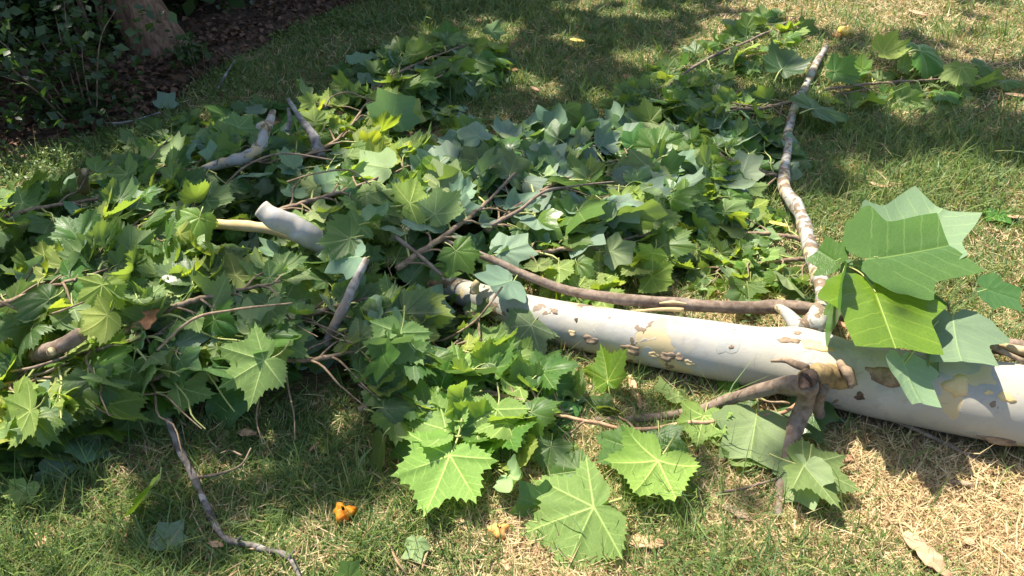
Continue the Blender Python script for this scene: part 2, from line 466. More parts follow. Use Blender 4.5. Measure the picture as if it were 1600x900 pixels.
def leaf_arrays(species, seed, per, rings, flat=1.0, stalk=True):
    rg = random.Random(seed)
    A, R0, R1 = outline(species, rg, per)
    n = len(A); F = rings
    pts, st = [np.array([[0.0, 0.0]])], []
    for f in F[1:]:
        R = R1 if f == F[-1] else R0
        pts.append(np.stack([np.sin(A) * R * f, np.cos(A) * R * f], -1))
    P = np.vstack(pts)
    quads, tris, uq, ut = [], [], [], []
    V = VEINS[species]
    def suv(i, va):
        x, y = P[i]; c, s = math.cos(va), math.sin(va)
        return (x * s + y * c, abs(x * c - y * s))
    for k in range(n - 1):
        am = 0.5 * (A[k] + A[k + 1]); va = V[np.argmin(np.abs(V - am))]
        a, b = 1 + k, 1 + k + 1
        tr = (0, b, a); tris.append(tr); ut.append([suv(i, va) for i in tr])
        for r in range(len(F) - 2):
            o0, o1 = 1 + r * n, 1 + (r + 1) * n
            qd = (o0 + k, o0 + k + 1, o1 + k + 1, o1 + k); quads.append(qd); uq.append([suv(i, va) for i in qd])
    x, y = P[:, 0], P[:, 1]
    rad = np.hypot(x, y); ang = np.arctan2(x, y)
    dv = np.min(np.abs(rad[:, None] * np.sin(np.clip(ang[:, None] - V[None], -1.5, 1.5))), axis=1)
    z = flat * (rg.uniform(-0.10, 0.22) * rad ** 2 + rg.uniform(-0.05, 0.30) * np.abs(x) * (0.5 + 0.5 * rad)
                + rg.uniform(0.03, 0.085) * rad * np.sin(ang * rg.choice((3, 4, 5)) + rg.uniform(0, 6))
                + rg.uniform(0.01, 0.03) * rad * np.sin(ang * 11 + rg.uniform(0, 6)))
    z = z - 0.016 * np.exp(-(dv / 0.045) ** 2)
    X, Y, Z = x.copy(), y.copy(), z
    k1 = flat * rg.choice((rg.uniform(-0.5, 0.2), rg.uniform(-1.25, 0.5), rg.uniform(-2.0, -.6)))       # droop along the midrib
    if abs(k1) > 0.02:
        th = k1 * Y; Yn = np.sin(th) / k1 - Z * np.sin(th); Z = (1 - np.cos(th)) / k1 + Z * np.cos(th); Y = Yn
    k2 = flat * rg.choice((rg.uniform(-0.5, 0.5), rg.uniform(-1.5, 1.1), rg.uniform(-2.4, -1.0)))        # roll across it
    if abs(k2) > 0.02:
        th = k2 * X; Xn = np.sin(th) / k2 - Z * np.sin(th); Z = (1 - np.cos(th)) / k2 + Z * np.cos(th); X = Xn
    verts = np.stack([X, Y, Z], -1)
    return verts, quads, tris, uq, ut, rg

def leaf_mesh(name, species, seed, per=4, rings=(0, .22, .46, .72, 1.0), flat=1.0, stalk_len=None):
    verts, quads, tris, uq, ut, rg = leaf_arrays(species, seed, per, rings, flat)
    nb_q, nb_t = len(quads), len(tris)
    # the stalk
    L = stalk_len if stalk_len is not None else rg.uniform(0.35, 0.62)
    g = Geo()
    P = catmull([(0, 0.02, -0.004), (rg.uniform(-.03, .03), -L * 0.5, rg.uniform(-.02, .07)), (rg.uniform(-.10, .10), -L, rg.uniform(-.16, .0))], 7)
    g.tube(P, np.linspace(0.012, 0.021, 7), 5, cap=False)
    sv = np.vstack(g.v); sq = np.vstack(g.q) + len(verts)
    me = np_mesh(name, np.vstack([verts, sv]), list(quads) + [tuple(q) for q in sq], tris)
    mi = np.zeros(len(me.polygons), np.int32); mi[nb_q:nb_q + len(sq)] = 1
    me.polygons.foreach_set('material_index', mi)
    smooth(me)
    uv = me.uv_layers.new(name='vein')
    flatuv = np.concatenate([np.array(uq, float).reshape(-1, 2) if uq else np.zeros((0, 2)), np.zeros((len(sq) * 4, 2)), np.array(ut, float).reshape(-1, 2)])
    uv.data.foreach_set('uv', flatuv.astype(np.float32).ravel())
    me.materials.append(SYC if species == 'syc' else TUL); me.materials.append(PETIOLE)
    return me

LEAF = {'syc': [leaf_mesh('sycamore_leaf', 'syc', 100 + i, 4) for i in range(26)],
        'tul': [leaf_mesh('tulip_leaf', 'tul', 300 + i, 3) for i in range(20)]}
FLAT = {'syc': [leaf_mesh('sycamore_leaf_flat', 'syc', 500 + i, 5, (0, .15, .32, .5, .7, .86, 1.0), 0.56) for i in range(8)],
        'tul': [leaf_mesh('tulip_leaf_flat', 'tul', 600 + i, 5, (0, .15, .32, .5, .7, .86, 1.0), 0.35) for i in range(8)]}

def basis(ydir, nrm):
    y = Vector(ydir).normalized(); x = y.cross(Vector(nrm))
    if x.length < 1e-4: x = y.cross(Vector((0.3, 0.2, 1)))
    x.normalize(); z = x.cross(y)
    return Matrix((x, y, z)).transposed()

def put_leaf(parent, mesh, base, ydir, nrm, size, color=(1, 1, 1), name='leaf'):
    o = bpy.data.objects.new(name, mesh)
    COL.objects.link(o)
    base = Vector(base)
    M = Matrix.Translation(base - (Vector(parent.location) if parent else Vector())) @ basis(ydir, nrm).to_4x4() @ Matrix.Diagonal((size, size, size, 1))
    if parent: o.parent = parent
    o.matrix_basis = M
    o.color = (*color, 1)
    return o

def hero(parent, sp, j, tip, under=False, roll=0.0, var=0, color=(1, 1, 1), flat=True, scale=1.0, facing=0.35):
    """a leaf whose stalk end and tip stand at known spots: (bearing x, bearing y, height)"""
    B, T = G(*j), G(*tip)
    y = (T - B)
    tocam = (Vector((0, 0, CAM_Z)) - B).normalized()
    n = (Vector((0, 0, 1)) * (1 - facing) + tocam * facing).normalized()
    n = Matrix.Rotation(roll, 3, y.normalized()) @ n
    if under: n = -n
    lst = (FLAT if flat else LEAF)[sp]
    return put_leaf(parent, lst[var % len(lst)], B, y, n, y.length * scale, color)

def hero3(parent, sp, j, tip, side, under, var, color, scale=1.0):
    """the same, with a third known spot: the tip of one side lobe"""
    B, T, S = G(*j), G(*tip), G(*side)
    y = T - B; yn = y.normalized(); sv = S - B
    x = sv - yn * sv.dot(yn); z = x.cross(yn)
    tocam = (Vector((0, 0, CAM_Z)) - B).normalized()
    if (z.dot(tocam) < 0) != under: z = -z
    return put_leaf(parent, SPRIGLEAF[var % len(SPRIGLEAF)], B, y, z, y.length * scale, color)
SPRIGLEAF = [leaf_mesh('tulip_leaf_sprig', 'tul', 900 + i, 6, (0, .12, .25, .4, .55, .7, .85, 1.0), 0.36) for i in range(8)]

# ------------------------------------------------------------------ heights of the leaf heap
MOUNDS = []
for px, py, rx, ry, h in ((60, 470, .62, .62, .24), (190, 560, .60, .42, .22), (230, 430, .70, .55, .28), (90, 640, .40, .30, .16), (330, 500, .55, .42, .22),
                          (300, 330, .75, .62, .24), (130, 350, .7, .5, .20), (430, 300, .75, .65, .26), (470, 420, .55, .5, .24), (560, 300, .6, .6, .24), (540, 200, .7, .6, .16),
                          (660, 100, .55, .55, .18), (680, 330, .5, .5, .22), (780, 290, .55, .6, .22), (900, 300, .6, .6, .20), (1000, 270, .5, .55, .16), (480, 560, .45, .33, .17),
                          (620, 500, .36, .30, .15), (640, 420, .4, .36, .2), (930, 390, .36, .3, .12), (700, 580, .34, .24, .11), (800, 620, .26, .2, .09), (1080, 330, .42, .4, .10),
                          (1120, 210, .5, .6, .10), (1180, 400, .24, .2, .06), (950, 220, .55, .45, .12), (400, 220, .7, .6, .14)):
    q = G(px, py, h * 0.4)
    MOUNDS.append((q.x, q.y, rx, ry, h))
MOUNDS = np.array(MOUNDS); MOUNDS[:, 4] *= .84
def pile(x, y):
    x = np.asarray(x, float); y = np.asarray(y, float)
    d = ((x[..., None] - MOUNDS[:, 0]) / MOUNDS[:, 2]) ** 2 + ((y[..., None] - MOUNDS[:, 1]) / MOUNDS[:, 3]) ** 2
    v = MOUNDS[:, 4] * np.clip(1 - d, 0, 1) ** 0.7
    return np.sum(v ** 4, -1) ** 0.25

# ------------------------------------------------------------------ the fallen sycamore trunk
def path(pts, n):
    return catmull([G(*p) for p in pts], n)

LOG_N = 220
LOGP = path([(630, 424, .05), (700, 449, .055), (775, 474, .06), (860, 500, .072), (980, 524, .082), (1100, 544, .090), (1230, 568, .096), (1370, 596, .104), (1500, 618, .112), (1610, 634, .118), (1760, 652, .122), (1960, 668, .126)], LOG_N)
LOGS = np.concatenate([[0], np.cumsum(np.linalg.norm(np.diff(LOGP, axis=0), axis=1))])
LOGL = LOGS[-1]
sfrac = LOGS / LOGL
LOGR = np.interp(np.linspace(0, 1, LOG_N), np.linspace(0, 1, 12), [.034, .041, .053, .068, .078, .086, .092, .100, .106, .111, .115, .119])
LT, LN, LB = frames(LOGP)
def log_at(s, phi, off=0.0):
    i = np.clip(np.interp(s, LOGS, np.arange(LOG_N)), 0, LOG_N - 1.001)
    k = i.astype(int) if hasattr(i, 'astype') else int(i)
    f = (i - k)[..., None]
    L = lambda a: a[k] * (1 - f) + a[k + 1] * f
    r = (LOGR[k] * (1 - (i - k)) + LOGR[k + 1] * (i - k))
    r = r * (1 + 0.04 * (vnoise(s * 3.0, np.cos(phi) * 1.2 + 4, 1, 1) + vnoise(s * 3.0, np.sin(phi) * 1.2 + 9, 1, 2) - 1))
    bumpy = 0.020 * np.exp(-((s - S_KNOT) / 0.10) ** 2 - ((np.angle(np.exp(1j * (phi - PHI_KNOT)))) / 0.7) ** 2) + 0.022 * np.exp(-((s - S_FORK) / 0.09) ** 2 - ((np.angle(np.exp(1j * (phi - PHI_FORK)))) / 0.7) ** 2)
    r = r + bumpy + off
    return L(LOGP) + r[..., None] * (np.cos(phi)[..., None] * L(LN) + np.sin(phi)[..., None] * L(LB))
S_KNOT = S_FORK = -9.0; PHI_KNOT = PHI_FORK = 0.0
def log_find(px, py):
    """where on the trunk's visible side this bearing lands: (run along, turn around)"""
    s, ph = np.meshgrid(np.linspace(0, LOGL, 500), np.linspace(-np.pi, np.pi, 120))
    P = log_at(s, ph); X, Y, D = project(P)
    c = log_at(s, ph, -0.05)
    nrm = P - c; vis = np.sum(nrm * (np.array([0, 0, CAM_Z]) - P), -1) > 0
    e = np.hypot(X - px, Y - py) + np.where(vis, 0, 1e5)
    i = np.unravel_index(np.argmin(e), e.shape)
    return float(s[i]), float(ph[i])
S_KNOT, PHI_KNOT = log_find(1275, 590)
S_FORK, PHI_FORK = log_find(1262, 512)

sg, pg = np.meshgrid(LOGS, np.linspace(-np.pi, np.pi, 64, endpoint=False), indexing='ij')
LV = log_at(sg, pg)
ii = np.arange(LV.shape[0] * 64).reshape(-1, 64)
lq = np.stack([ii[:-1], np.roll(ii[:-1], -1, 1), np.roll(ii[1:], -1, 1), ii[1:]], -1).reshape(-1, 4)
lt = []
v = np.vstack([LV.reshape(-1, 3), LOGP[0] - LT[0] * 0.05, LOGP[-1]])
for k in range(64):
    lt.append((len(v) - 2, ii[0, (k + 1) % 64], ii[0, k])); lt.append((len(v) - 1, ii[-1, k], ii[-1, (k + 1) % 64]))
me = np_mesh('trunk', v, lq, lt); smooth(me)
al = np.clip(1.25 - 1.55 * np.append(np.repeat(LOGS / LOGL, 64), [0, 1]), 0, 1)
setattr_float(me, 'along', al)
me.materials.append(LOGBARK)
tree_loc = Vector(LOGP[120]); tree_loc.z = 0
FALLEN = empty('fallen_sycamore', tree_loc, 'pale smooth barked sycamore trunk lying on the dry lawn with broken limbs', 'fallen tree')
link('trunk', me, FALLEN)

def log_patch(px, py, ls, lw, mat, name='bark_patch', lift=0.0010, curl=0.0, seed=0, turn=0.0, jag=0.55):
    """a plate of bark that follows the trunk, with its own edge and thickness"""
    s0, p0 = log_find(px, py)
    i = int(np.interp(s0, LOGS, np.arange(LOG_N))); r = LOGR[i]
    rg = random.Random(seed + int(px) * 7 + int(py))
    n = 22
    a = np.linspace(0, 2 * np.pi, n, endpoint=False)
    q1, q2, q3 = (rg.uniform(0, 6) for _ in range(3))
    w = np.array([1 + jag * (math.sin(2 * t_ + q1) * .35 + math.sin(3 * t_ + q2) * .3 + math.sin(5 * t_ + q3) * .2 + rg.uniform(-.22, .22)) for t_ in a])
    top, bot = [], []
    for f in (0.0, 0.5, 1.0):
        u = np.cos(a) * w * f * ls; q = np.sin(a) * w * f * lw
        uu = u * math.cos(turn) - q * math.sin(turn); qq = u * math.sin(turn) + q * math.cos(turn)
        off = lift + curl * np.clip(np.sin(a) * f, 0, 1) ** 1.5
        if f == 1.0: off = off - 0.0004
        ss, pp = s0 + uu, p0 + qq / r
        top.append(log_at(ss, pp, off + 0 * a)); bot.append(log_at(ss, pp, off - 0.0030 - 0 * a))
    T = np.vstack([top[0][:1], top[1], top[2]]); Bm = bot[2]
    quads, tris = [], []
    for k in range(n):
        k2 = (k + 1) % n
        tris.append((0, 1 + k, 1 + k2)); quads.append((1 + k, 1 + n + k, 1 + n + k2, 1 + k2)); quads.append((1 + n + k, 1 + 2 * n + k, 1 + 2 * n + k2, 1 + n + k2))
    me = np_mesh(name, np.vstack([T, Bm]), quads, tris); smooth(me)
    me.materials.append(mat)
    return link(name, me, FALLEN)

for a in ((1275, 541, .040, .016, YELLOWBARK), (1495, 604, .026, .034, YELLOWBARK), (1573, 619, .020, .013, YELLOWBARK), (1545, 612, .010, .006, YELLOWBARK),
          (1325, 517, .05, .012, YELLOWBARK)):
    log_patch(*a)
for a in ((1232, 532, .026, .011, FLAKEBARK), (1246, 521, .012, .006, FLAKEBARK), (1262, 511, .016, .008, FLAKEBARK), (1144, 542, .008, .006, FLAKEBARK), (1343, 619, .013, .011, KNOTDARK),
          (1385, 588, .055, .022, FLAKEBARK), (1325, 600, .012, .02, FLAKEBARK), (866, 486, .012, .009, FLAKEBARK), (793, 486, .006, .005, KNOTDARK), (807, 491, .006, .005, KNOTDARK), (901, 500, .006, .006, KNOTDARK)):
    log_patch(*a)
for a in ((924, 530, .020, .012), (988, 545, .024, .013), (1043, 555, .022, .012), (1062, 558, .014, .008), (1560, 686, .045, .008)):
    log_patch(*a, FLAKEBARK, 'bark_flake', 0.003, 0.010, 3)
for a in ((1022, 553, .014, .008), (1075, 566, .016, .008), (893, 520, .012, .008)):
    log_patch(*a, YELLOWBARK if a[0] == 950 else PALEWOOD, 'bark_flake', 0.002, 0.006, 5)

def limb(name, pts, r, mat, parent, n=40, seg=14, bump=0.12, seed=1, along=None):
    P = path(pts, n)
    m_ = max(4, n // 5)
    wob = catmull(nrng.random((m_, 3)) - 0.5, n)
    P = P + 0.012 * wob * (np.max(r) / 0.03)
    R = np.interp(np.linspace(0, 1, n), np.linspace(0, 1, len(r)), r)
    g = Geo(); g.tube(P, R, seg, bump, seed)
    me = g.mesh(name)
    if along is not None: setattr_float(me, 'along', np.full(len(me.vertices), along))
    me.materials.append(mat)
    return link(name, me, parent)

# the mottled limb that leaves the trunk's far side and lies up the slope
limb('limb', [(1268, 512, .20), (1290, 470, .17), (1272, 415, .12), (1252, 345, .085), (1226, 285, .06), (1230, 232, .05), (1236, 180, .045), (1266, 120, .04), (1290, 72, .045)],
     [.030, .026, .024, .027, .025, .021, .022, .021, .015], LIMBBARK, FALLEN, 80, 18, 0.36, 3, 0.9)
limb('broken_stub', [(1268, 524, .14), (1246, 506, .165), (1226, 488, .165), (1216, 476, .155)], [.040, .026, .017, .011], LIMBBARK, FALLEN, 18, 14, .1, 4, 0.45)
# the knot at the middle with its torn wood and the branches that leave it
limb('knot', [(1322, 590, .13), (1290, 590, .175), (1266, 592, .22)], [.034, .036, .022], TORNBARK, FALLEN, 18, 20, .55, 5)
limb('knot_bark', [(1270, 590, .205), (1262, 594, .232), (1257, 598, .24)], [.026, .024, .014], KNOTDARK, FALLEN, 10, 14, .6, 6)
limb('collar', [(1312, 566, .20), (1326, 582, .20), (1331, 604, .17)], [.010, .016, .012], FLAKEBARK, FALLEN, 12, 10, .4, 7)
limb('snag', [(1262, 576, .225), (1235, 566, .215), (1206, 563, .20)], [.012, .010, .004], FLAKEBARK, FALLEN, 12, 9, .3, 8)
limb('branch', [(1258, 600, .22), (1215, 602, .17), (1150, 620, .08), (1090, 642, .03), (1010, 652, .02), (930, 656, .015)], [.026, .020, .017, .015, .012, .009], BROWNBARK, FALLEN, 40, 12, .18, 9)
limb('branch', [(1264, 600, .22), (1256, 630, .14), (1240, 672, .07), (1230, 720, .035), (1220, 770, .02), (1218, 808, .012)], [.026, .024, .022, .018, .014, .010], BROWNBARK, FALLEN, 36, 12, .22, 10)
limb('branch', [(1285, 605, .18), (1277, 636, .08), (1281, 664, .02)], [.022, .018, .016], BROWNBARK, FALLEN, 16, 12, .25, 11)
# lumps towards the thin end
limb('broken_stub', [(742, 458, .12), (744, 447, .145), (746, 441, .158)], [.018, .014, .010], PALEWOOD, FALLEN, 8, 10, .3, 12)
limb('splinter', [(735, 490, .06), (750, 510, .03), (762, 530, .012)], [.014, .010, .004], TANSCRAP, FALLEN, 8, 6, .4, 13)
limb('splinter', [(728, 487, .05), (745, 505, .025), (752, 522, .012)], [.010, .008, .003], PALEWOOD, FALLEN, 8, 6, .4, 14)
# ------------------------------------------------------------------ cut branches with their leaves
# limbs that lie on top of the leaves: no leaf lies over them
KEEP = []
def keep(pts, rad, n=40, cut=0.0):
    P = path(pts, n)[int(n * cut):]
    X, Y, D = project(P)
    for a, b, c in zip(X, Y, D): KEEP.append((a, b, c, rad))
keep([(1290, 470, .17), (1272, 415, .12), (1252, 345, .085), (1228, 285, .06), (1227, 235, .05), (1240, 175, .045), (1262, 120, .04), (1293, 70, .045)], 30, 60)
keep([(474, 362, .28), (430, 338, .345), (410, 328, .37)], 26)
keep([(425, 357, .27), (380, 352, .27), (335, 350, .26)], 15)
keep([(335, 258, .24), (385, 245, .27), (408, 224, .30), (417, 196, .34), (428, 174, .36)], 22)
keep([(492, 215, .25), (470, 184, .30), (452, 155, .36)], 17)
keep([(508, 540, .12), (530, 495, .19), (552, 448, .25), (572, 404, .30)], 20)
keep([(690, 374, .20), (760, 402, .19), (850, 440, .16), (960, 468, .14), (1080, 476, .12), (1200, 481, .11)], 22, 60)
keep([(700, 441, .13), (775, 470, .14), (860, 492, .15), (980, 514, .16), (1100, 538, .18), (1230, 568, .2)], 36, 60, .12)
keep([(1258, 600, .22), (1215, 602, .17), (1150, 620, .08), (1090, 642, .03)], 20)
keep([(1256, 630, .14), (1240, 672, .07), (1230, 720, .035), (1220, 770, .02)], 20)
keep([(60, 556, .22), (90, 543, .25), (126, 520, .28)], 18)
keep([(131, 295, .1), (131, 268, .21)], 16)
keep([(275, 690, .05), (298, 735, .035), (318, 780, .03)], 14)
keep([(962, 284, .20), (900, 290, .24), (850, 300, .25), (810, 330, .23), (768, 352, .21)], 9)
keep([(245, 548, .26), (300, 500, .32), (365, 484, .33), (456, 474, .30)], 8)
keep([(348, 292, .26), (384, 260, .32), (440, 240, .32), (520, 250, .28)], 8)
keep([(618, 370, .28), (650, 395, .26), (690, 430, .20)], 12)
keep([(785, 448, .21), (765, 475, .20), (742, 502, .13), (700, 528, .08)], 10)
KEEP = np.array(KEEP)
# the heap's front edge on the grass
FRONT_EDGE = np.array([G(px, py, .03)[:2] for px, py in ((-200, 845), (0, 812), (70, 790), (130, 735), (230, 695), (330, 672), (430, 664), (520, 630), (575, 660), (640, 705), (700, 800))])
def in_front(x, y): return x < FRONT_EDGE[-2, 0] and y < np.interp(x, FRONT_EDGE[:, 0], FRONT_EDGE[:, 1])
def clear(B, y, n, s):
    x = y.cross(n); x.normalize()
    Q = np.array([B + y * s * .45, B + y * s * .95, B + y * s * .45 + x * s * .6, B + y * s * .45 - x * s * .6, B + y * s * .1 + x * s * .55, B + y * s * .1 - x * s * .55, B])
    X, Y, D = project(Q)
    hit = (np.hypot(X[:, None] - KEEP[None, :, 0], Y[:, None] - KEEP[None, :, 1]) < KEEP[None, :, 3]) & (D[:, None] < KEEP[None, :, 2] + .02)
    return not hit.any()
def leafy(name, label, pts, r, sp, ntw, twl, lsize, seed, under=0.35, mat=None, group='cut leafy branches in the heap', lift=0.0, tint=(1, 1, 1), per_twig=(3, 6), along=None, stem_name='stem', spread=1.0, tulmix=0.0):
    rg = random.Random(seed)
    P = path(pts, 30)
    loc = Vector(P[0]); loc.z = 0
    E = empty(name, loc, label, 'branch', group)
    g = Geo(); R = np.interp(np.linspace(0, 1, 30), np.linspace(0, 1, len(r)), r)
    g.tube(P + 0.006 * (np.array([[rg.random() for _ in range(3)] for _ in P]) - 0.5), R, 8, 0.2, seed)
    me = g.mesh(stem_name); me.materials.append(mat or TWIGBARK)
    if along is not None: setattr_float(me, 'along', np.full(len(me.vertices), along))
    link(stem_name, me, E)
    T = np.gradient(P, axis=0); T /= np.linalg.norm(T, axis=1)[:, None]
    def one_leaf(B, d, away):
        B = Vector(B)
        s = lsize * .76 * rg.choice((rg.uniform(.5, 1.0), rg.uniform(.7, 1.15), rg.uniform(1.0, 1.42)))
        species = sp if rg.random() > tulmix else ('tul' if sp == 'syc' else 'syc')
        n = Vector((rg.gauss(0, .62) , rg.gauss(-.28, .60), 1.0)).normalized()
        if rg.random() < under: n = -n
        y = (Vector(d) + Vector(away) * rg.uniform(.3, 1.2) + Vector((rg.gauss(0, .4), rg.gauss(0, .4), rg.gauss(-.05, .28))))
        y.normalize()
        lst = LEAF[species]
        B = B + y * s * 0.45
        B.z = max(B.z, float(ground(B.x, B.y)) + 0.025)
        if not clear(B, y, n, s): return None
        mB = B + y * s * .5
        if B.z < .35 and (in_front(mB.x, mB.y) or in_front(mB.x + .0, mB.y - .05)): return None
        k = rg.random()
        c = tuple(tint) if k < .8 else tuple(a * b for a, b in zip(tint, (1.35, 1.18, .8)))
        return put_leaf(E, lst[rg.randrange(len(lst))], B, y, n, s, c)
    for k in range(ntw):
        f = (k + 0.6) / ntw
        i = min(29, int(f * 29)); o = Vector(P[i]); tdir = Vector(T[i])
        side = 1 if k % 2 else -1
        perp = Vector((-tdir.y, tdir.x, 0)).normalized() * side
        d = (tdir * rg.uniform(.4, 1.0) + perp * rg.uniform(.5, 1.2) * spread + Vector((0, 0, rg.uniform(-.1, .35)))).normalized()
        L = twl * rg.uniform(.6, 1.25) * (1 - 0.35 * f)
        m = 9; Q = []
        for q in range(m):
            u = q / (m - 1)
            pnt = o + d * L * u + Vector((rg.gauss(0, .006), rg.gauss(0, .006), 0)) + perp * (0.10 * L * u * u)
            top = float(ground(pnt.x, pnt.y)) + float(pile(pnt.x, pnt.y)) + lift
            if u > 0.25: pnt.z = pnt.z * 0.45 + 0.55 * max(top * rg.uniform(.75, 1.05), float(ground(pnt.x, pnt.y)) + .02)
            Q.append(pnt)
        Q = catmull(Q[::2], 12)
        g = Geo(); g.tube(Q, np.linspace(.0042, .0016, 12), 5, 0.1, seed + k, cap=False)
        me = g.mesh('twig'); me.materials.append(TWIGBARK if rg.random() < .7 else PETIOLE)
        link('twig', me, E)
        TQ = np.gradient(Q, axis=0); TQ /= np.linalg.norm(TQ, axis=1)[:, None]
        nl = rg.randint(*per_twig)
        for q in range(nl):
            u = 0.2 + 0.8 * (q + 1) / nl
            b = int(u * 11); td = TQ[b]
            pr = np.array([-td[1], td[0], 0]) * (1 if q % 2 else -1)
            if q == nl - 1: pr = pr * 0.2
            one_leaf(Q[b], td, pr)
    one_leaf(P[-1], T[-1], (0, 0, 0))
    return E

YG = (1.25, 1.15, .85)  # brighter, yellower tint that puts sunlight into the colour of sunlit sprays
SPRAYS = [
 # label, path, radii, species, twigs, twig length, leaf size, tulip mix, tint (raised for sprays in sun)
 ('leafy branch in the heap whose stem leaves the photo at the left edge', [(-60, 500, .12), (60, 455, .26), (170, 420, .28)], 'syc', 10, .30, .125, .1, (1, 1, 1)),
 ('leafy branch lowest in the heap at the left edge, pale leaves hanging over the grass', [(-70, 620, .10), (20, 600, .18), (120, 585, .20)], 'syc', 9, .22, .125, .0, YG),
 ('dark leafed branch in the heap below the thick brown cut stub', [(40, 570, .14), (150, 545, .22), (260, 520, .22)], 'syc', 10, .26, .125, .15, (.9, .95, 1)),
 ('leafy branch at the front of the heap above the bare lichened twig', [(190, 610, .10), (275, 580, .15), (370, 550, .17)], 'syc', 10, .25, .135, .1, (1, 1, 1)),
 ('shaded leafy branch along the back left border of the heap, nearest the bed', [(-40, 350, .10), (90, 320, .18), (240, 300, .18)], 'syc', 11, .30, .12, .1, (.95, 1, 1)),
 ('leafy branch in the heap just left of the sunlit upright leaf', [(80, 400, .18), (190, 360, .24), (300, 335, .26)], 'syc', 10, .30, .12, .1, (1, 1, 1)),
 ('leafy branch in the middle of the heap below the smooth white log end', [(190, 520, .22), (300, 470, .26), (440, 440, .26)], 'syc', 12, .32, .13, .35, (1, 1, 1)),
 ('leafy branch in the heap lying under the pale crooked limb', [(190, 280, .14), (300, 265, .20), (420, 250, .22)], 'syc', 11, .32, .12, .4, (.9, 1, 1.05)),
 ('yellow green leafy branch in a sun patch right of the two pale forked limbs', [(440, 260, .22), (530, 215, .22), (580, 150, .14)], 'syc', 12, .32, .115, .1, (1.3, 1.2, .8)),
 ('leafy branch in the heap between the white log end and the bright sunlit leaves', [(430, 330, .24), (530, 300, .26), (640, 260, .22)], 'syc', 12, .30, .125, .4, (1.05, 1.05, .95)),
 ('small separate tuft of leafy twigs on the shaded lawn at the top of the heap', [(570, 150, .06), (640, 105, .16), (725, 70, .10)], 'syc', 14, .30, .13, .2, (.95, 1, .95)),
 ('blue green tulip tree branch in the heap behind the thin end of the trunk', [(620, 420, .20), (720, 350, .22), (800, 280, .20)], 'tul', 13, .32, .13, .15, (1, 1, 1.1)),
 ('broad tulip tree branch with blue green leaves in the back middle of the heap', [(760, 360, .18), (860, 290, .20), (990, 240, .14)], 'tul', 14, .34, .135, .1, (1, 1, 1.12)),
 ('tulip tree branch with smooth leaves along the back of the heap by the grass', [(700, 300, .18), (800, 250, .16), (930, 215, .12)], 'tul', 12, .30, .125, .2, (.95, 1, 1.1)),
 ('sunlit yellow green branch in the heap just behind the long brown branch', [(800, 400, .14), (910, 385, .15), (1050, 360, .10)], 'syc', 12, .24, .12, .2, YG),
 ('leafy branch at the right end of the heap with large toothed leaves', [(880, 340, .16), (980, 300, .16), (1110, 280, .10)], 'syc', 13, .28, .135, .15, (1.02, 1.02, .95)),
 ('leafy branch at the front of the heap around the grey upright limb', [(430, 500, .18), (520, 480, .18), (630, 450, .16)], 'syc', 11, .28, .13, .35, (1, 1, 1)),
 ('large leafed branch at the front middle of the heap below the grey upright limb', [(400, 560, .14), (500, 560, .15), (610, 530, .14)], 'syc', 11, .24, .14, .1, (1, 1, 1)),
 ('leafy branch on the ground in front of the thin end of the trunk', [(560, 640, .05), (650, 585, .10), (720, 530, .08)], 'syc', 9, .22, .135, .2, (1, 1, .95)),
 ('glossy leafed spray on the grass below the thin end of the trunk', [(890, 650, .03), (810, 625, .08), (720, 600, .09)], 'syc', 8, .20, .13, .0, (1.05, 1.08, .85)),
 ('leafy spray lying on the lawn left of the mottled limb, halfway up it', [(1215, 275, .05), (1140, 250, .08), (1060, 200, .08)], 'syc', 13, .28, .125, .3, (1, 1, 1)),
 ('leafy spray beside the upper end of the mottled limb', [(1235, 160, .05), (1170, 170, .08), (1080, 160, .07)], 'syc', 13, .28, .125, .05, (1, 1, 1)),
 ('small sunlit spray on the lawn between the brown branch and the mottled limb foot', [(1290, 400, .05), (1200, 410, .06), (1090, 420, .05)], 'syc', 9, .20, .105, .25, YG),
 ('leafy spray behind the small sunlit one, left of the mottled limb foot', [(1262, 375, .06), (1180, 365, .06), (1080, 380, .05)], 'tul', 7, .18, .105, .4, (1.1, 1.08, .95)),
]
NEAR_THICK = {0, 6, 11}
for k, (lab, pts, sp, ntw, twl, ls, tm, tint) in enumerate(SPRAYS):
    leafy('leafy_branch', lab, pts, (.010, .007, .003) if k not in NEAR_THICK else (.011, .008, .003), sp, ntw, twl, ls, 40 + k, .52 if sp == 'syc' else .65, lift=.015, tint=tint, tulmix=tm, per_twig=(5, 8))
leafy('leafy_branch', 'long dark leafy twig crossing the lawn at the top right, left of the mottled limb', [(1246, 26, .04), (1190, 55, .06), (1110, 90, .07), (1050, 130, .06), (1000, 180, .02)],
      (.004, .007, .008, .007, .005), 'syc', 18, .22, .13, 91, .3, BROWNBARK, tint=(1.02, 1.03, .95), per_twig=(5, 8))
leafy('leafy_branch', 'leafy spray on the lawn at the upper right corner, right of the mottled limb', [(1290, 140, .05), (1370, 130, .06), (1450, 125, .08), (1540, 118, .05)],
      (.008, .007, .005, .003), 'syc', 11, .14, .16, 92, .3, TWIGBARK, tint=(1.05, 1.05, .95), per_twig=(2, 3))

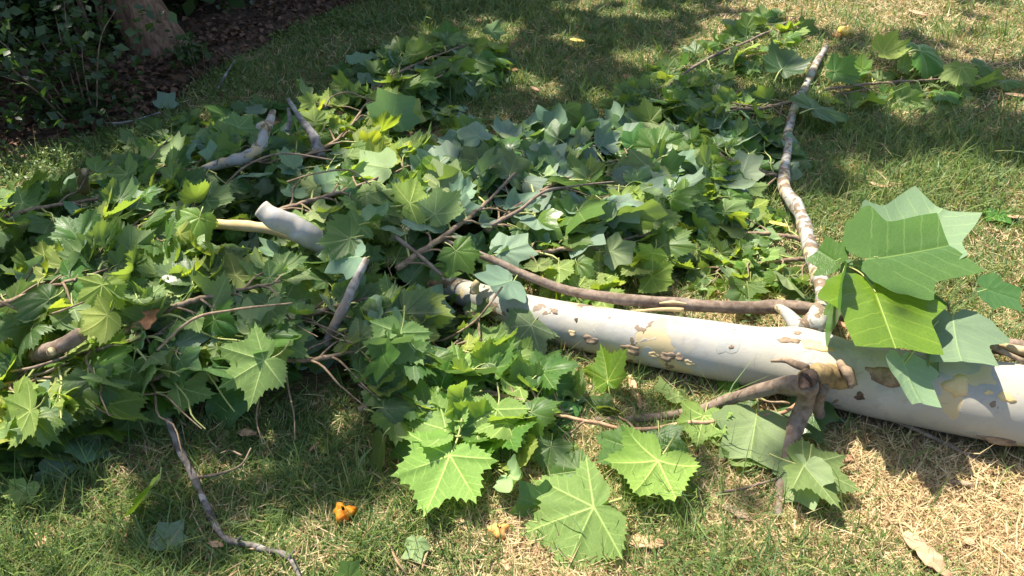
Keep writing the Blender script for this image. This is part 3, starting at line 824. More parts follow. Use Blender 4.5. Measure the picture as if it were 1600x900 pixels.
# the thin red brown twig in front of the trunk, with the big pale leaves of the foreground
FRONT = leafy('leafy_branch', 'thin reddish twig in front of the trunk bearing big pale upturned leaves', [(1252, 626, .08), (1215, 648, .06), (1130, 657, .05), (1060, 664, .045), (985, 672, .05), (900, 654, .06), (840, 642, .05)],
      (.006, .006, .006, .006, .006, .005, .003), 'syc', 7, .16, .11, 93, .4, simple_mat('reddish_twig', (.30, .16, .09), (.46, .30, .19), 50, .7, .4, .002), group=None, tint=(1.05, 1.08, .85), per_twig=(1, 3))
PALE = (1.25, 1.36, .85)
hero(FRONT, 'syc', (703, 712, .09), (664, 812, .05), True, 0.0, 0, PALE, scale=1.0)
hero(FRONT, 'syc', (697, 672, .10), (632, 655, .06), True, 0.1, 1, PALE, scale=.98)
hero(FRONT, 'syc', (776, 640, .10), (766, 712, .06), True, -0.1, 2, PALE)
hero(FRONT, 'syc', (928, 793, .07), (806, 832, .03), True, 0.0, 3, PALE, scale=1.0)
hero(FRONT, 'syc', (1028, 720, .07), (976, 806, .04), True, 0.0, 4, PALE, scale=.95)
hero(FRONT, 'syc', (905, 735, .05), (850, 742, .03), False, 0.0, 5, (1.1, 1.1, .9))
hero(FRONT, 'syc', (861, 697, .06), (852, 744, .03), False, 0.1, 6, (1.05, 1.1, .9))
hero(FRONT, 'syc', (1030, 680, .05), (1040, 730, .03), False, 0.2, 7, (1, 1.05, .9))
hero(FRONT, 'syc', (1099, 650, .05), (1088, 702, .03), True, 0.0, 1, PALE)
hero(FRONT, 'tul', (1181, 657, .06), (1168, 736, .03), True, 0.0, 1, (1.25, 1.2, .8), scale=.98)
hero(FRONT, 'tul', (800, 745, .06), (838, 772, .09), True, 0.5, 2, (1.3, 1.25, .95), flat=False)
hero(FRONT, 'tul', (850, 790, .03), (800, 775, .07), False, -0.7, 3, (1.1, 1.15, .8), flat=False)
hero(FRONT, 'syc', (745, 690, .06), (775, 722, .03), True, 0.3, 5, PALE)
hero(FRONT, 'syc', (990, 700, .06), (930, 728, .04), False, 0.1, 3, (1.05, 1.05, .9))

SIDE = empty('leafy_twig', G(1262, 722), 'folded tulip tree leaf pair on a short twig below the knot of the trunk', 'twig')
g = Geo(); g.tube(path([(1228, 708, .05), (1245, 716, .06), (1266, 726, .07)], 8), np.linspace(.004, .0025, 8), 6); me = g.mesh('stem'); me.materials.append(TWIGBARK); link('stem', me, SIDE)
hero(SIDE, 'syc', (1256, 728, .08), (1362, 768, .06), True, -0.35, 2, (1.15, 1.12, .9), scale=.9)
hero(SIDE, 'tul', (1258, 730, .08), (1240, 812, .01), True, 0.5, 5, (1.3, 1.25, .9), scale=.85)
hero(SIDE, 'tul', (1262, 632, .06), (1246, 690, .02), False, 0.3, 4, (1.05, 1.1, .85))

# single well lit or well seen leaves that lie on top of the heap, each on its own; sunlight is put into the tint of lit ones
def loose(label, *a, **k):
    o = hero(None, *a, **k); o.name = 'fallen_leaf'
    return tag(o, label, 'leaf', 'single leaves lying on top of the heap')
loose('big dark green toothed leaf facing the viewer at the front of the heap', 'syc', (413, 563, .24), (338, 606, .19), True, 0.0, 2, (.95, 1, .95), facing=.6)
loose('toothed leaf with five pale veins left of the trunk end, tip down', 'syc', (626, 520, .20), (612, 592, .12), True, 0.0, 0, (.95, 1, .95), facing=.6)
loose('bright serrated leaf lying left of the five veined leaf beside the grey limb', 'syc', (592, 494, .20), (522, 512, .17), False, 0.0, 4, (.95, 1.05, .95), facing=.5)
loose('glossy mid green leaf lying over the thin end of the trunk', 'syc', (712, 392, .24), (742, 428, .19), False, 0.0, 6, (1.1, 1.2, .8), facing=.5)
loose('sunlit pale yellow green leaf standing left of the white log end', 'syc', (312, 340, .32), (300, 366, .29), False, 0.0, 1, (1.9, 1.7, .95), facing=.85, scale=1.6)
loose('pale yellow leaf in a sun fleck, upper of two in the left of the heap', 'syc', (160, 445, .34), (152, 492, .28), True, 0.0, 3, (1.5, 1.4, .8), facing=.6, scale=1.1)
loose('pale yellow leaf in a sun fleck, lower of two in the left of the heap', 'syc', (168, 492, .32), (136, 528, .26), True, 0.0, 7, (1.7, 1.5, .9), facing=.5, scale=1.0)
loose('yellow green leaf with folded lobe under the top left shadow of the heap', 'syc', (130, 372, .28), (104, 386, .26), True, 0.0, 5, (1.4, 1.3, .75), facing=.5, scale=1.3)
loose('broad blue green tulip tree leaf standing on edge at the top of the heap', 'tul', (612, 186, .20), (625, 130, .36), True, 0.0, 2, (1.0, 1.0, 1.15), facing=.85, scale=1.0)
loose('small round pale leaf right of the crooked pale limb end', 'tul', (342, 248, .22), (322, 232, .26), True, 0.0, 4, (1.15, 1.15, 1.1), facing=.7, scale=1.3)
loose('drooping toothed leaf at the back edge of the heap against the open lawn', 'syc', (884, 172, .20), (890, 205, .12), True, 0.0, 1, (1.05, 1.05, .8), facing=.6, scale=1.15)
loose('large toothed leaf with white veins at the back right of the heap', 'syc', (1013, 263, .20), (972, 302, .14), True, 0.0, 3, (1, 1.02, .95), facing=.55, scale=1.1)
loose('bright toothed leaf right of the large white veined leaf', 'syc', (1068, 308, .17), (1108, 324, .13), True, 0.0, 6, (1.15, 1.15, .9), facing=.55, scale=1.1)
loose('dark green leaf between the two toothed leaves at the back right of the heap', 'tul', (1048, 300, .18), (1000, 316, .15), False, 0.0, 1, (.9, 1.05, .8), facing=.5, scale=1.0)
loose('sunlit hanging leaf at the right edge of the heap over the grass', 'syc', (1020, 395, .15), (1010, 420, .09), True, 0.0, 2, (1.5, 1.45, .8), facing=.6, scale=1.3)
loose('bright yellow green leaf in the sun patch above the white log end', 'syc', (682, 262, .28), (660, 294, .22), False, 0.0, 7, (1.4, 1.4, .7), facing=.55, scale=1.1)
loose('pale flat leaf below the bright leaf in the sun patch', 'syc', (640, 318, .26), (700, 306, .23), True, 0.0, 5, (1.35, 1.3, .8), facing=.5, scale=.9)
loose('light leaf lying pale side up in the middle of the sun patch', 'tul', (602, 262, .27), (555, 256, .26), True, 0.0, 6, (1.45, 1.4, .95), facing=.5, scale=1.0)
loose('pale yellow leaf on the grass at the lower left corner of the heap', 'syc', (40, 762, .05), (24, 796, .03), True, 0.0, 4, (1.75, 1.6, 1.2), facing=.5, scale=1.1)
loose('light green toothed leaf at the lower left of the heap above the grass', 'syc', (48, 642, .24), (8, 672, .18), True, 0.0, 0, (1.35, 1.3, .85), facing=.5, scale=1.1)
loose('smooth bluish leaf over the trunk just before its thin end', 'tul', (795, 440, .17), (748, 458, .20), True, 0.0, 3, (1, 1, 1.15), facing=.5, scale=.9)
loose('pale blue green leaf lying in front of the trunk where it goes under the heap', 'syc', (830, 508, .10), (790, 560, .06), True, 0.0, 6, (.95, 1, 1.05), facing=.5, scale=.9)
loose('pale leaf bleached by the sun left of the mottled limb middle', 'tul', (1160, 272, .10), (1174, 234, .16), True, 0.0, 5, (1.6, 1.45, 1.35), facing=.6, scale=.95)
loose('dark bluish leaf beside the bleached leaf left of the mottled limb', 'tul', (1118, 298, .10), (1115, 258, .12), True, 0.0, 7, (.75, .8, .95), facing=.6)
loose('dark leaf lying over the lower end of the white log', 'syc', (548, 372, .33), (492, 384, .31), False, 0.0, 3, (.9, 1, .95), facing=.5, scale=.95)
loose('bluish leaf lying below the lower end of the white log', 'tul', (556, 402, .30), (504, 408, .27), True, 0.0, 5, (.95, 1, 1.1), facing=.5, scale=.95)
loose('toothed leaf above the lower end of the white log', 'syc', (560, 352, .32), (512, 366, .33), False, 0.0, 6, (.85, .95, .9), facing=.4, scale=.9)
def loose2(label, *a, **k):
    o = hero(None, *a, **k); o.name = 'fallen_leaf'
    return tag(o, label, 'leaf')
loose2('pale leaf lying apart on the grass beside the wooded bed edge', 'tul', (258, 165, .03), (262, 146, .06), True, 0.0, 2, (1.05, 1.05, 1.15), facing=.5)
loose2('small green leaf lying alone on the dry lawn at the lower middle edge', 'tul', (650, 846, .04), (644, 878, .02), True, 0.2, 1, (1.2, 1.2, .8), flat=False, scale=1.05)
loose2('curled yellow green leaf standing on the grass at the lower left', 'tul', (236, 762, .10), (192, 818, .02), True, 1.0, 4, (1.9, 1.75, .6), flat=False, scale=.85)
loose2('flat dull green leaf pressed in the grass near the bare twig', 'tul', (262, 850, .03), (270, 812, .03), True, 0.0, 6, (.9, .95, .9), scale=.95)
loose2('green leaf tip poking into the photo at its bottom edge', 'tul', (545, 905, .03), (548, 872, .06), False, 0.3, 3, (1.2, 1.3, .7), flat=False, scale=1.0)
loose2('lone round clover green leaf in the grass right of the tulip tree sprig', 'tul', (1560, 330, .02), (1562, 346, .03), False, 0.0, 3, (.9, 1.1, .6), scale=.9)
loose2('curled brown green leaf in the shade left of the big foreground leaves', 'tul', (598, 690, .09), (588, 738, .02), False, 0.9, 7, (1.0, .8, .6), flat=False, scale=.9)
loose2('single leaf standing on the shaded lawn near the top middle', 'syc', (768, 50, .08), (780, 32, .12), True, 0.0, 3, (.8, .9, .95), facing=.6, flat=False)
loose2('yellowing leaf against the upper side of the mottled limb', 'syc', (1280, 150, .04), (1290, 116, .05), False, 0.0, 5, (2.2, 1.7, .4), facing=.5, flat=False, scale=.5)
for lab, j, tp, un, col_, sc in (
    ('green leaf draped against the right side of the mottled limb', (1272, 170, .10), (1308, 154, .08), False, (1, 1.1, 1), 1.0),
    ('wide dark green leaf lying right of the mottled limb tip', (1304, 112, .10), (1366, 120, .09), False, (.95, 1.1, .95), .85),
    ('pale upright leaf in the upper right spray', (1380, 82, .14), (1432, 72, .16), True, (1.4, 1.3, .8), .9),
    ('large half shaded leaf at the top of the upper right spray', (1438, 80, .16), (1512, 62, .18), False, (1.0, 1.1, .9), .95),
    ('leaf hanging from the right end of the upper right spray', (1502, 105, .14), (1492, 140, .06), True, (1.2, 1.2, .85), 1.1),
    ('rightmost leaf of the upper right spray, lying low', (1530, 105, .09), (1582, 122, .05), False, (1, 1.1, .8), 1.0),
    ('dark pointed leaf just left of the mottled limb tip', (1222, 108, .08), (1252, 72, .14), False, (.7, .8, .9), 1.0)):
    tag(loose2(lab, 'syc', j, tp, un, 0.0, len(lab) % 8, col_, flat=False, scale=sc * .86, facing=.45), group=None)

# ------------------------------------------------------------------ the raised tulip tree sprig in the right foreground
SPRIG = empty('tulip_tree_sprig', G(1545, 548), 'raised tulip tree sprig with big smooth leaves over the thick trunk end', 'sprig')
g = Geo()
TP = path([(1602, 566, 0.22), (1542, 538, 0.24), (1500, 518, 0.20), (1440, 480, 0.24), (1380, 446, 0.29), (1345, 428, 0.32), (1321, 414, 0.34)], 30)
g.tube(TP, np.interp(np.linspace(0, 1, 30), [0, .3, 1], [.0075, .0055, .0032]), 9, .2, 3)
me = g.mesh('stem'); me.materials.append(TWIGBARK); link('stem', me, SPRIG)
g = Geo(); g.tube(path([(1498, 518, 0.20), (1486, 498, 0.24), (1480, 470, 0.30)], 10), np.linspace(.004, .0025, 10), 7, .1, 2); me = g.mesh('stem'); me.materials.append(TWIGBARK); link('stem', me, SPRIG)

def sprig_leaf(j, tip, node, under, roll, var, color, scale=1.0, flat=True, facing=.5):
    o = hero(SPRIG, 'tul', j, tip, under, roll, var, color, flat, scale, facing)
    me = o.data.copy(); o.data = me
    # its stalk runs from the sprig's node to the blade instead of the short one
    P = catmull([G(*node), (G(*node) + G(*j)) / 2 + Vector((0, 0, .018)), G(*j)], 9)
    g = Geo(); g.tube(P, np.linspace(.0022, .0015, 9), 6, cap=False); m2 = g.mesh('stalk'); m2.materials.append(PETIOLE)
    link('stalk', m2, SPRIG)
    return o
NSTALK = {}
def no_stalk(o):
    me = o.data
    import bmesh
    b = bmesh.new(); b.from_mesh(me)
    bmesh.ops.delete(b, geom=[f for f in b.faces if f.material_index == 1], context='FACES')
    b.to_mesh(me); b.free()
    return o
N1, N2 = (1321, 414, .34), (1482, 484, .27)
def sprig3(j, tip, side, node, under, var, color, scale=1.0):
    o = no_stalk(hero3(SPRIG, 'tul', j, tip, side, under, var, color, scale))
    P = catmull([G(*node), (G(*node) + G(*j)) / 2 + Vector((0, 0, .015)), G(*j)], 9)
    g = Geo(); g.tube(P, np.linspace(.0022, .0015, 9), 6, cap=False); m2 = g.mesh('stalk'); m2.materials.append(PETIOLE)
    link('stalk', m2, SPRIG)
for a in (
    ((1408, 384, .38), (1496, 316, .42), (1428, 326, .41), N1, True, 0, (1.02, 1.05, .92), .80),     # pale one behind
    ((1372, 402, .39), (1530, 378, .41), (1452, 466, .36), N1, False, 5, (1.2, 1.25, .72), .84),     # big glossy
    ((1368, 456, .35), (1408, 566, .31), (1320, 498, .34), N1, False, 2, (1.75, 1.5, .45), .95),     # bright yellow green, sunlight included in its tint
    ((1392, 436, .31), (1452, 496, .28), (1450, 440, .30), N1, False, 3, (.8, .9, .6), 1.0),         # one between, its shade put in as a darker tint
    ((1312, 442, .35), (1289, 526, .28), (1300, 475, .29), N1, False, 4, (.9, 1.1, .7), .95),        # drooping edge on
    ((1306, 408, .35), (1276, 390, .34), (1300, 424, .33), N1, False, 5, (.95, 1.1, .7), 1.1),
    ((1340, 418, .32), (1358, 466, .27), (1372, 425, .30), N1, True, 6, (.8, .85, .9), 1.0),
    ((1490, 506, .28), (1500, 598, .22), (1464, 540, .25), N2, True, 7, (1.05, 1.05, .95), .95),
    ((1412, 570, .26), (1438, 652, .20), (1448, 580, .23), N2, True, 0, (1.05, 1.05, 1.0), .92),
    ((1458, 534, .25), (1466, 596, .21), (1472, 560, .20), N2, False, 1, (.85, .95, .5), .9),
    ((1542, 452, .31), (1608, 474, .29), (1572, 446, .31), N2, False, 2, (.9, 1.1, .8), .9)):
    sprig3(*a)

# ------------------------------------------------------------------ bare branches, logs and limbs in the heap
def stick(name, label, pts, r, mat, cat='branch', n=40, seg=12, bump=.18, seed=1, along=None, group=None, extra=()):
    loc = G(pts[0][0], pts[0][1]); E = empty(name, loc, label, cat, group)
    limb('stem', pts, r, mat, E, n, seg, bump, seed, along)
    for nm, p, rr, m in extra:
        limb(nm, p, rr, m, E, max(8, 5 * len(p)), 9, .2, seed + 3, along)
    return E

stick('brown_branch', 'long smooth brown branch lying behind and along the trunk', [(690, 374, .20), (760, 402, .19), (850, 440, .16), (960, 468, .14), (1080, 476, .12), (1200, 481, .11), (1300, 489, .10), (1420, 512, .10), (1520, 532, .10), (1640, 552, .10), (1760, 566, .10)],
      [.009, .012, .015, .018, .020, .0215, .023, .024, .025, .026, .027], BROWNBARK, n=90, seg=16, seed=21, extra=(
      ('torn_strip', [(1068, 484, .135), (1020, 484, .14), (985, 486, .13)], (.007, .005, .002), YELLOWBARK),
      ('torn_face', [(1030, 474, .138), (1052, 473, .141), (1074, 475, .139)], (.003, .007, .002), PALEWOOD),
      ('torn_face', [(1560, 538, .122), (1610, 549, .124), (1680, 556, .120)], (.006, .016, .012), PALEWOOD)))
stick('white_log', 'smooth white log end sticking up out of the leaf heap', [(560, 410, .17), (525, 391, .215), (487, 370, .27), (448, 348, .32), (407, 326, .37)], [.036, .038, .038, .037, .030], bark_mottled('white_bark', .7, 1.0), 'log', 40, 20, .12, 22, 0.45,
      extra=(('side_limb', [(468, 372, .26), (425, 357, .27), (380, 352, .27), (335, 350, .26)], (.016, .018, .018, .016), YELLOWBARK),))
stick('crooked_limb', 'crooked pale limb with a knuckled bend in the back of the heap', [(318, 262, .22), (350, 255, .24), (385, 245, .27), (408, 224, .30), (417, 196, .34), (428, 174, .36)], [.014, .019, .022, .022, .017, .013], LIMBBARK, 'limb', 44, 14, .35, 23, .55,
      extra=(('knuckle', [(424, 200, .345), (412, 196, .352), (402, 200, .345)], (.012, .017, .012), LIMBBARK),))
stick('forked_limb', 'grey weathered limb with a pale broken point behind the crooked limb', [(500, 245, .20), (492, 215, .25), (470, 184, .30), (452, 155, .36)], [.024, .020, .013, .007], WEATHERED, 'limb', 30, 12, .3, 24, .35,
      extra=(('side_spike', [(449, 205, .24), (452, 185, .28), (450, 168, .32)], (.010, .009, .006), WEATHERED),))
stick('grey_limb', 'grey peeling limb rising from the front of the heap toward the trunk', [(508, 540, .12), (530, 495, .19), (552, 448, .25), (572, 404, .30)], [.012, .015, .014, .010], WEATHERED, 'limb', 34, 12, .3, 25, .45)
stick('cut_stub', 'short thick brown stub with a pale cut end in the left of the heap', [(56, 556, .20), (90, 543, .25), (126, 520, .28)], [.022, .021, .020], BROWNBARK, 'stub', 20, 14, .15, 26,
      extra=(('cut_face', [(82, 549, .262), (78, 551, .262)], (.012, .010), PALEWOOD),))
stick('splintered_stake', 'upright splintered pale stick at the back left of the heap', [(132, 298, .08), (131, 282, .15), (131, 268, .21)], [.020, .020, .012], PALEWOOD, 'stick', 10, 9, .4, 27,
      extra=(('splinter', [(126, 272, .19), (124, 266, .22), (124, 262, .24)], (.008, .005, .001), PALEWOOD), ('splinter', [(136, 272, .19), (137, 266, .22), (138, 262, .24)], (.008, .005, .001), PALEWOOD)))
stick('bare_twig', 'crooked bare lichened twig lying on the grass at the lower left', [(262, 655, .08), (275, 690, .05), (298, 735, .035), (318, 780, .03), (345, 835, .025), (365, 846, .025), (410, 856, .025), (450, 872, .02), (470, 905, .02)],
      [.008, .009, .0095, .0085, .008, .0075, .007, .007, .005], GREYTWIG, 'twig', 70, 12, .4, 28,
      extra=(('side_twig', [(302, 746, .035), (335, 742, .03), (375, 728, .04), (392, 700, .05)], (.005, .004, .003, .002), TWIGBARK), ('side_twig', [(378, 712, .045), (360, 704, .05), (345, 708, .05)], (.003, .002, .0015), TWIGBARK),
             ('spur', [(372, 846, .03), (376, 838, .05)], (.004, .003), GREYTWIG), ('spur', [(452, 870, .03), (460, 860, .04)], (.004, .003), GREYTWIG)))
for lab, pts, r, m in (
    ('thin arched brown twig across the left middle of the heap', [(245, 548, .26), (300, 500, .32), (365, 484, .33), (456, 474, .30)], (.005, .0065, .006, .004), TWIGBARK),
    ('pale twig jutting from the left edge of the heap', [(-20, 462, .25), (10, 475, .28), (40, 490, .27)], (.007, .007, .006), TWIGBARK),
    ('straight pale twig in the left of the heap below the pale yellow leaves', [(52, 498, .26), (95, 486, .30), (134, 470, .31)], (.004, .005, .003), TWIGBARK),
    ('dark crossed twig low in the left of the heap, upper one', [(18, 580, .20), (60, 572, .23), (106, 556, .24)], (.006, .007, .005), BROWNBARK),
    ('dark crossed twig low in the left of the heap, lower one', [(52, 588, .20), (80, 578, .22), (108, 566, .22)], (.005, .006, .004), BROWNBARK),
    ('slim grey twig leaning out of the back of the heap onto the grass', [(212, 276, .14), (235, 248, .20), (266, 214, .26)], (.006, .0055, .004), TWIGBARK),
    ('dark bent twig over the crooked limb at the back of the heap', [(348, 292, .26), (384, 260, .32), (440, 240, .32), (520, 250, .28)], (.005, .006, .006, .004), BROWNBARK),
    ('thin brown twig arching above the white log end', [(448, 284, .32), (490, 272, .34), (545, 266, .33), (580, 290, .28)], (.004, .005, .005, .004), TWIGBARK),
    ('reddish snapped branch pointing at the thin end of the trunk', [(618, 370, .28), (650, 395, .26), (690, 430, .20)], (.010, .010, .009), BROWNBARK),
    ('dark brown branch crossing the blue green leaves of the heap', [(962, 284, .20), (900, 290, .24), (850, 300, .25), (810, 330, .23), (768, 352, .21)], (.005, .006, .009, .011, .010), BROWNBARK),
    ('slender forked branch at the back of the blue green leaves', [(846, 222, .20), (825, 250, .23), (790, 285, .24), (748, 330, .22)], (.006, .008, .009, .008), BROWNBARK),
    ('upright brown stick before the thin end of the trunk', [(683, 442, .15), (682, 475, .09), (681, 505, .03)], (.008, .008, .007), BROWNBARK),
    ('bent twig hooked over the thin end of the trunk', [(785, 448, .21), (765, 475, .20), (742, 502, .13), (700, 528, .08), (672, 535, .07)], (.005, .006, .006, .0055, .004), TWIGBARK),
    ('twig hanging down in front of the thin end of the trunk', [(748, 495, .14), (750, 530, .10), (756, 560, .08), (775, 592, .05)], (.005, .0055, .005, .003), TWIGBARK),
    ('twig between the dark green leaves in front of the heap', [(560, 600, .12), (590, 622, .10), (625, 645, .07), (680, 598, .08)], (.005, .005, .005, .004), TWIGBARK),
    ('broken brown stick lying on the grass below the thick end of the trunk', [(1392, 655, .03), (1440, 675, .03), (1522, 716, .02)], (.008, .0095, .008), BROWNBARK),
    ('dark twig end under the folded leaf pair', [(1120, 770, .02), (1165, 762, .025), (1225, 745, .03)], (.005, .006, .006), BROWNBARK),
    ('short brown side twig joining the mottled limb from the left', [(1212, 272, .07), (1180, 274, .09), (1142, 274, .09)], (.007, .007, .005), TWIGBARK),
    ('knobbly twig hanging below the side twig of the mottled limb', [(1212, 278, .07), (1190, 298, .06), (1162, 330, .04)], (.006, .006, .004), TWIGBARK),
    ('pale bleached stick on the dry grass left of the mottled limb tip', [(1165, 88, .03), (1195, 81, .04), (1222, 74, .03)], (.012, .013, .010), PALEWOOD),
    ('bare brown twig in the shade right of the mottled limb', [(1300, 150, .03), (1350, 140, .05), (1410, 128, .04)], (.004, .005, .003), TWIGBARK),
    ('crooked pale twig in the small tuft at the top of the heap', [(605, 120, .16), (640, 124, .16), (680, 122, .15), (700, 112, .14)], (.007, .010, .009, .005), TWIGBARK),
    ('pale peeled twig in the yellow green leaves behind the heap', [(508, 168, .18), (520, 150, .22), (550, 145, .23), (586, 162, .20)], (.005, .006, .006, .004), TWIGBARK),
    ('thin pale stick leaning in the grass at the back left of the heap', [(148, 245, .04), (158, 258, .05), (130, 232, .10)], (.004, .004, .003), TWIGBARK)):
    stick('bare_stick', lab, pts, tuple(q * .62 for q in r), m, 'stick', 8 * len(pts), 8, .25, len(lab))

# ------------------------------------------------------------------ scraps of bark and dry leaves on the lawn
def scrap(name, label, cat, px, py, L, wd, mat, turn, seed, curl=1.0, z=.012, group=None, ragged=.25):
    """an irregular curled strip with a thickness of its own"""
    rg = random.Random(seed); nu, nv = 12, 6
    V = []
    for i in range(nu):
        u = i / (nu - 1)
        w = wd * (math.sin(math.pi * min(1, max(0, .08 + .84 * u))) ** .6) * (1 + rg.uniform(-ragged, ragged))
        for j_ in range(nv):
            q = (j_ / (nv - 1) - .5)
            th = q * 2.0 * curl
            V.append((q * w * (1 - .18 * abs(curl)) + rg.uniform(-.04, .04) * wd, (u - .5) * L, w * .32 * (1 - math.cos(th)) * math.copysign(1, curl) + .10 * L * abs(curl) * (u - .5) ** 2 + rg.uniform(-.02, .02) * wd))
    V = np.array(V); ii = np.arange(nu * nv).reshape(nu, nv)
    q = np.stack([ii[:-1, :-1], ii[:-1, 1:], ii[1:, 1:], ii[1:, :-1]], -1).reshape(-1, 4)
    n = len(V); B = V.copy(); B[:, 2] -= max(.002, wd * .05)
    rim = list(ii[0]) + list(ii[1:, -1]) + list(ii[-1, ::-1][1:]) + list(ii[::-1, 0][1:-1])
    side = [(a, b, b + n, a + n) for a, b in zip(rim, rim[1:] + rim[:1])]
    me = np_mesh(name, np.vstack([V, B]), np.vstack([q, q[:, ::-1] + n, np.array(side)[:, ::-1]])); smooth(me)
    me.materials.append(mat)
    o = link(name, me); p = G(px, py, z)
    p.z = float(ground(p.x, p.y)) + z - float(V[:, 2].min()) + .004
    o.location = p; o.rotation_euler = (rg.uniform(-.12, .12), rg.uniform(-.12, .12), turn)
    return tag(o, label, cat, group)

BS = 'bark_strip'
scrap(BS, 'large tan bark strip on the lawn at the bottom right corner', 'bark', 1448, 868, .13, .055, TANSCRAP, .45, 1, .35, .025)
scrap(BS, 'broad tan bark scrap beside the second big pale leaf', 'bark', 1004, 848, .10, .045, TANSCRAP, 1.45, 2, .5, .02)
scrap(BS, 'narrow reddish bark strip standing in the grass before the trunk', 'bark', 992, 614, .13, .026, TANSCRAP, .12, 3, .9, .02)
scrap(BS, 'tan bark scrap under the folded leaf pair', 'bark', 1300, 715, .11, .04, TANSCRAP, 1.5, 4, .4, .015)
scrap(BS, 'dark brown bark curl on the grass left of the hanging branch', 'bark', 1150, 802, .08, .03, FLAKEBARK, .9, 5, .8, .015)
scrap(BS, 'pale peeled bark piece behind the brown branch', 'bark', 1222, 466, .09, .045, PALEWOOD, 1.4, 6, .6, .02)
scrap(BS, 'tan bark scrap on the grass at the right edge, halfway up', 'bark', 1588, 340, .07, .022, TANSCRAP, 1.5, 7, .5, .02)
scrap(BS, 'orange brown bark scrap in the sunny grass right of the mottled limb', 'bark', 1372, 290, .08, .035, TANSCRAP, 1.3, 8, .4, .02)
DL = 'dry_leaf'
scrap(DL, 'crumpled rust brown leaf in the grass behind the brown branch', 'leaf', 1140, 424, .10, .085, RUSTSCRAP, .4, 11, 1.5, .03, ragged=.5)
scrap(DL, 'rusty curled leaf deep in the left of the heap', 'leaf', 236, 502, .09, .05, RUSTSCRAP, .2, 12, 1.3, .27, ragged=.5)
scrap(DL, 'brown dry leaf on the grass just behind the trunk fork', 'leaf', 1312, 506, .05, .03, RUSTSCRAP, .2, 13, .8, .03)
scrap(DL, 'tan dry leaf on the grass above the bare twig', 'leaf', 386, 678, .06, .03, TANSCRAP, 1.3, 14, .8, .02)
scrap(DL, 'tan dry leaf at the lower left corner of the lawn', 'leaf', 62, 846, .05, .03, TANSCRAP, .9, 15, .7, .02)
scrap(DL, 'small pink brown leaf beside the bare twig bend', 'leaf', 338, 852, .04, .02, TANSCRAP, 1.4, 16, .7, .015)
scrap(DL, 'rust leaf on the shaded lawn at the top middle', 'leaf', 796, 110, .10, .05, RUSTSCRAP, 1.2, 17, .6, .025)
scrap(DL, 'pale tan leaf on the shaded lawn right of the top middle', 'leaf', 902, 64, .09, .04, YELLOWSCRAP, 1.2, 18, .5, .02)
scrap(DL, 'rust leaf on the lawn left of the long dark leafy twig', 'leaf', 985, 122, .10, .06, RUSTSCRAP, .9, 19, .6, .02)
scrap(DL, 'orange brown leaf near the top edge of the lawn', 'leaf', 1434, 22, .12, .06, TANSCRAP, .9, 20, .8, .03)
scrap(DL, 'small pinkish leaf in the grass left of the orange bud', 'leaf', 718, 815, .026, .018, TANSCRAP, 1.2, 21, .8, .015)
scrap(DL, 'tiny orange brown leaf in the grass at the bottom edge', 'leaf', 790, 884, .035, .016, TANSCRAP, .4, 22, .8, .015)
scrap(DL, 'small tan leaf in the dry grass at the lower right', 'leaf', 1512, 846, .03, .022, TANSCRAP, .8, 23, .7, .015)
scrap(DL, 'small orange leaf by the reddish twig before the trunk', 'leaf', 1196, 671, .026, .02, RUSTSCRAP, .8, 24, .6, .02)
scrap(DL, 'yellow wilted leaf at the foot of the mottled limb', 'leaf', 1216, 352, .07, .03, YELLOWSCRAP, 1.3, 25, .9, .05)
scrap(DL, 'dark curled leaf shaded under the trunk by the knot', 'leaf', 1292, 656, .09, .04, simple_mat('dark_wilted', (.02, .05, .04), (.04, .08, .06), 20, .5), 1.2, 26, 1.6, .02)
scrap(DL, 'tan dry leaf in the grass right of the heap tuft', 'leaf', 836, 140, .07, .03, TANSCRAP, .6, 27, .6, .02)
scrap(DL, 'brown bark like leaf at the right edge near the top', 'leaf', 1590, 150, .12, .05, TANSCRAP, 1.2, 28, .5, .02)
scrap(DL, 'rust brown leaf on the sunny grass below the upper right spray', 'leaf', 1478, 240, .07, .03, RUSTSCRAP, 1.0, 29, .5, .02)
scrap(DL, 'tan leaf on the lawn by the foreground twig, lower right part', 'leaf', 1500, 756, .06, .018, FLAKEBARK, 1.4, 30, .6, .015)

def bud(label, px, py, s, mat, seed):
    """a small crumpled lump of petals"""
    rg = random.Random(seed); nu, nv = 14, 9
    V = []
    ph = [rg.uniform(0, 6) for _ in range(4)]
    for j_ in range(nv):
        b = -1.35 + 2.7 * j_ / (nv - 1)
        for i in range(nu):
            a = 2 * math.pi * i / nu
            r = s * (1 + .28 * math.sin(3 * a + ph[0] + b) + .18 * math.sin(5 * a + ph[1] - 2 * b) + rg.uniform(-.08, .08))
            V.append((r * math.cos(a) * math.cos(b) * 1.15, r * math.sin(a) * math.cos(b), r * .72 * math.sin(b)))
    V = np.array(V); ii = np.arange(nu * nv).reshape(nv, nu)
    q = np.stack([ii[:-1], np.roll(ii[:-1], -1, 1), np.roll(ii[1:], -1, 1), ii[1:]], -1).reshape(-1, 4)
    me = np_mesh('orange_bud', V, q); smooth(me); me.materials.append(mat)
    o = link('orange_bud', me); p = G(px, py, s * 1.1); o.location = p
    return tag(o, label, 'bud')
bud('vivid orange crumpled bud in the grass at the lower middle left', 537, 801, .023, ORANGE, 1)
bud('pale orange crumpled bud on the dry grass beside the second big leaf', 780, 829, .019, PALEORANGE, 2)
bud('yellow rounded bud on the dry lawn by the mottled limb tip', 1321, 49, .036, YELLOWSCRAP, 3)
bud('small orange lump left of the yellow bud at the mottled limb tip', 1308, 56, .020, PALEORANGE, 4)
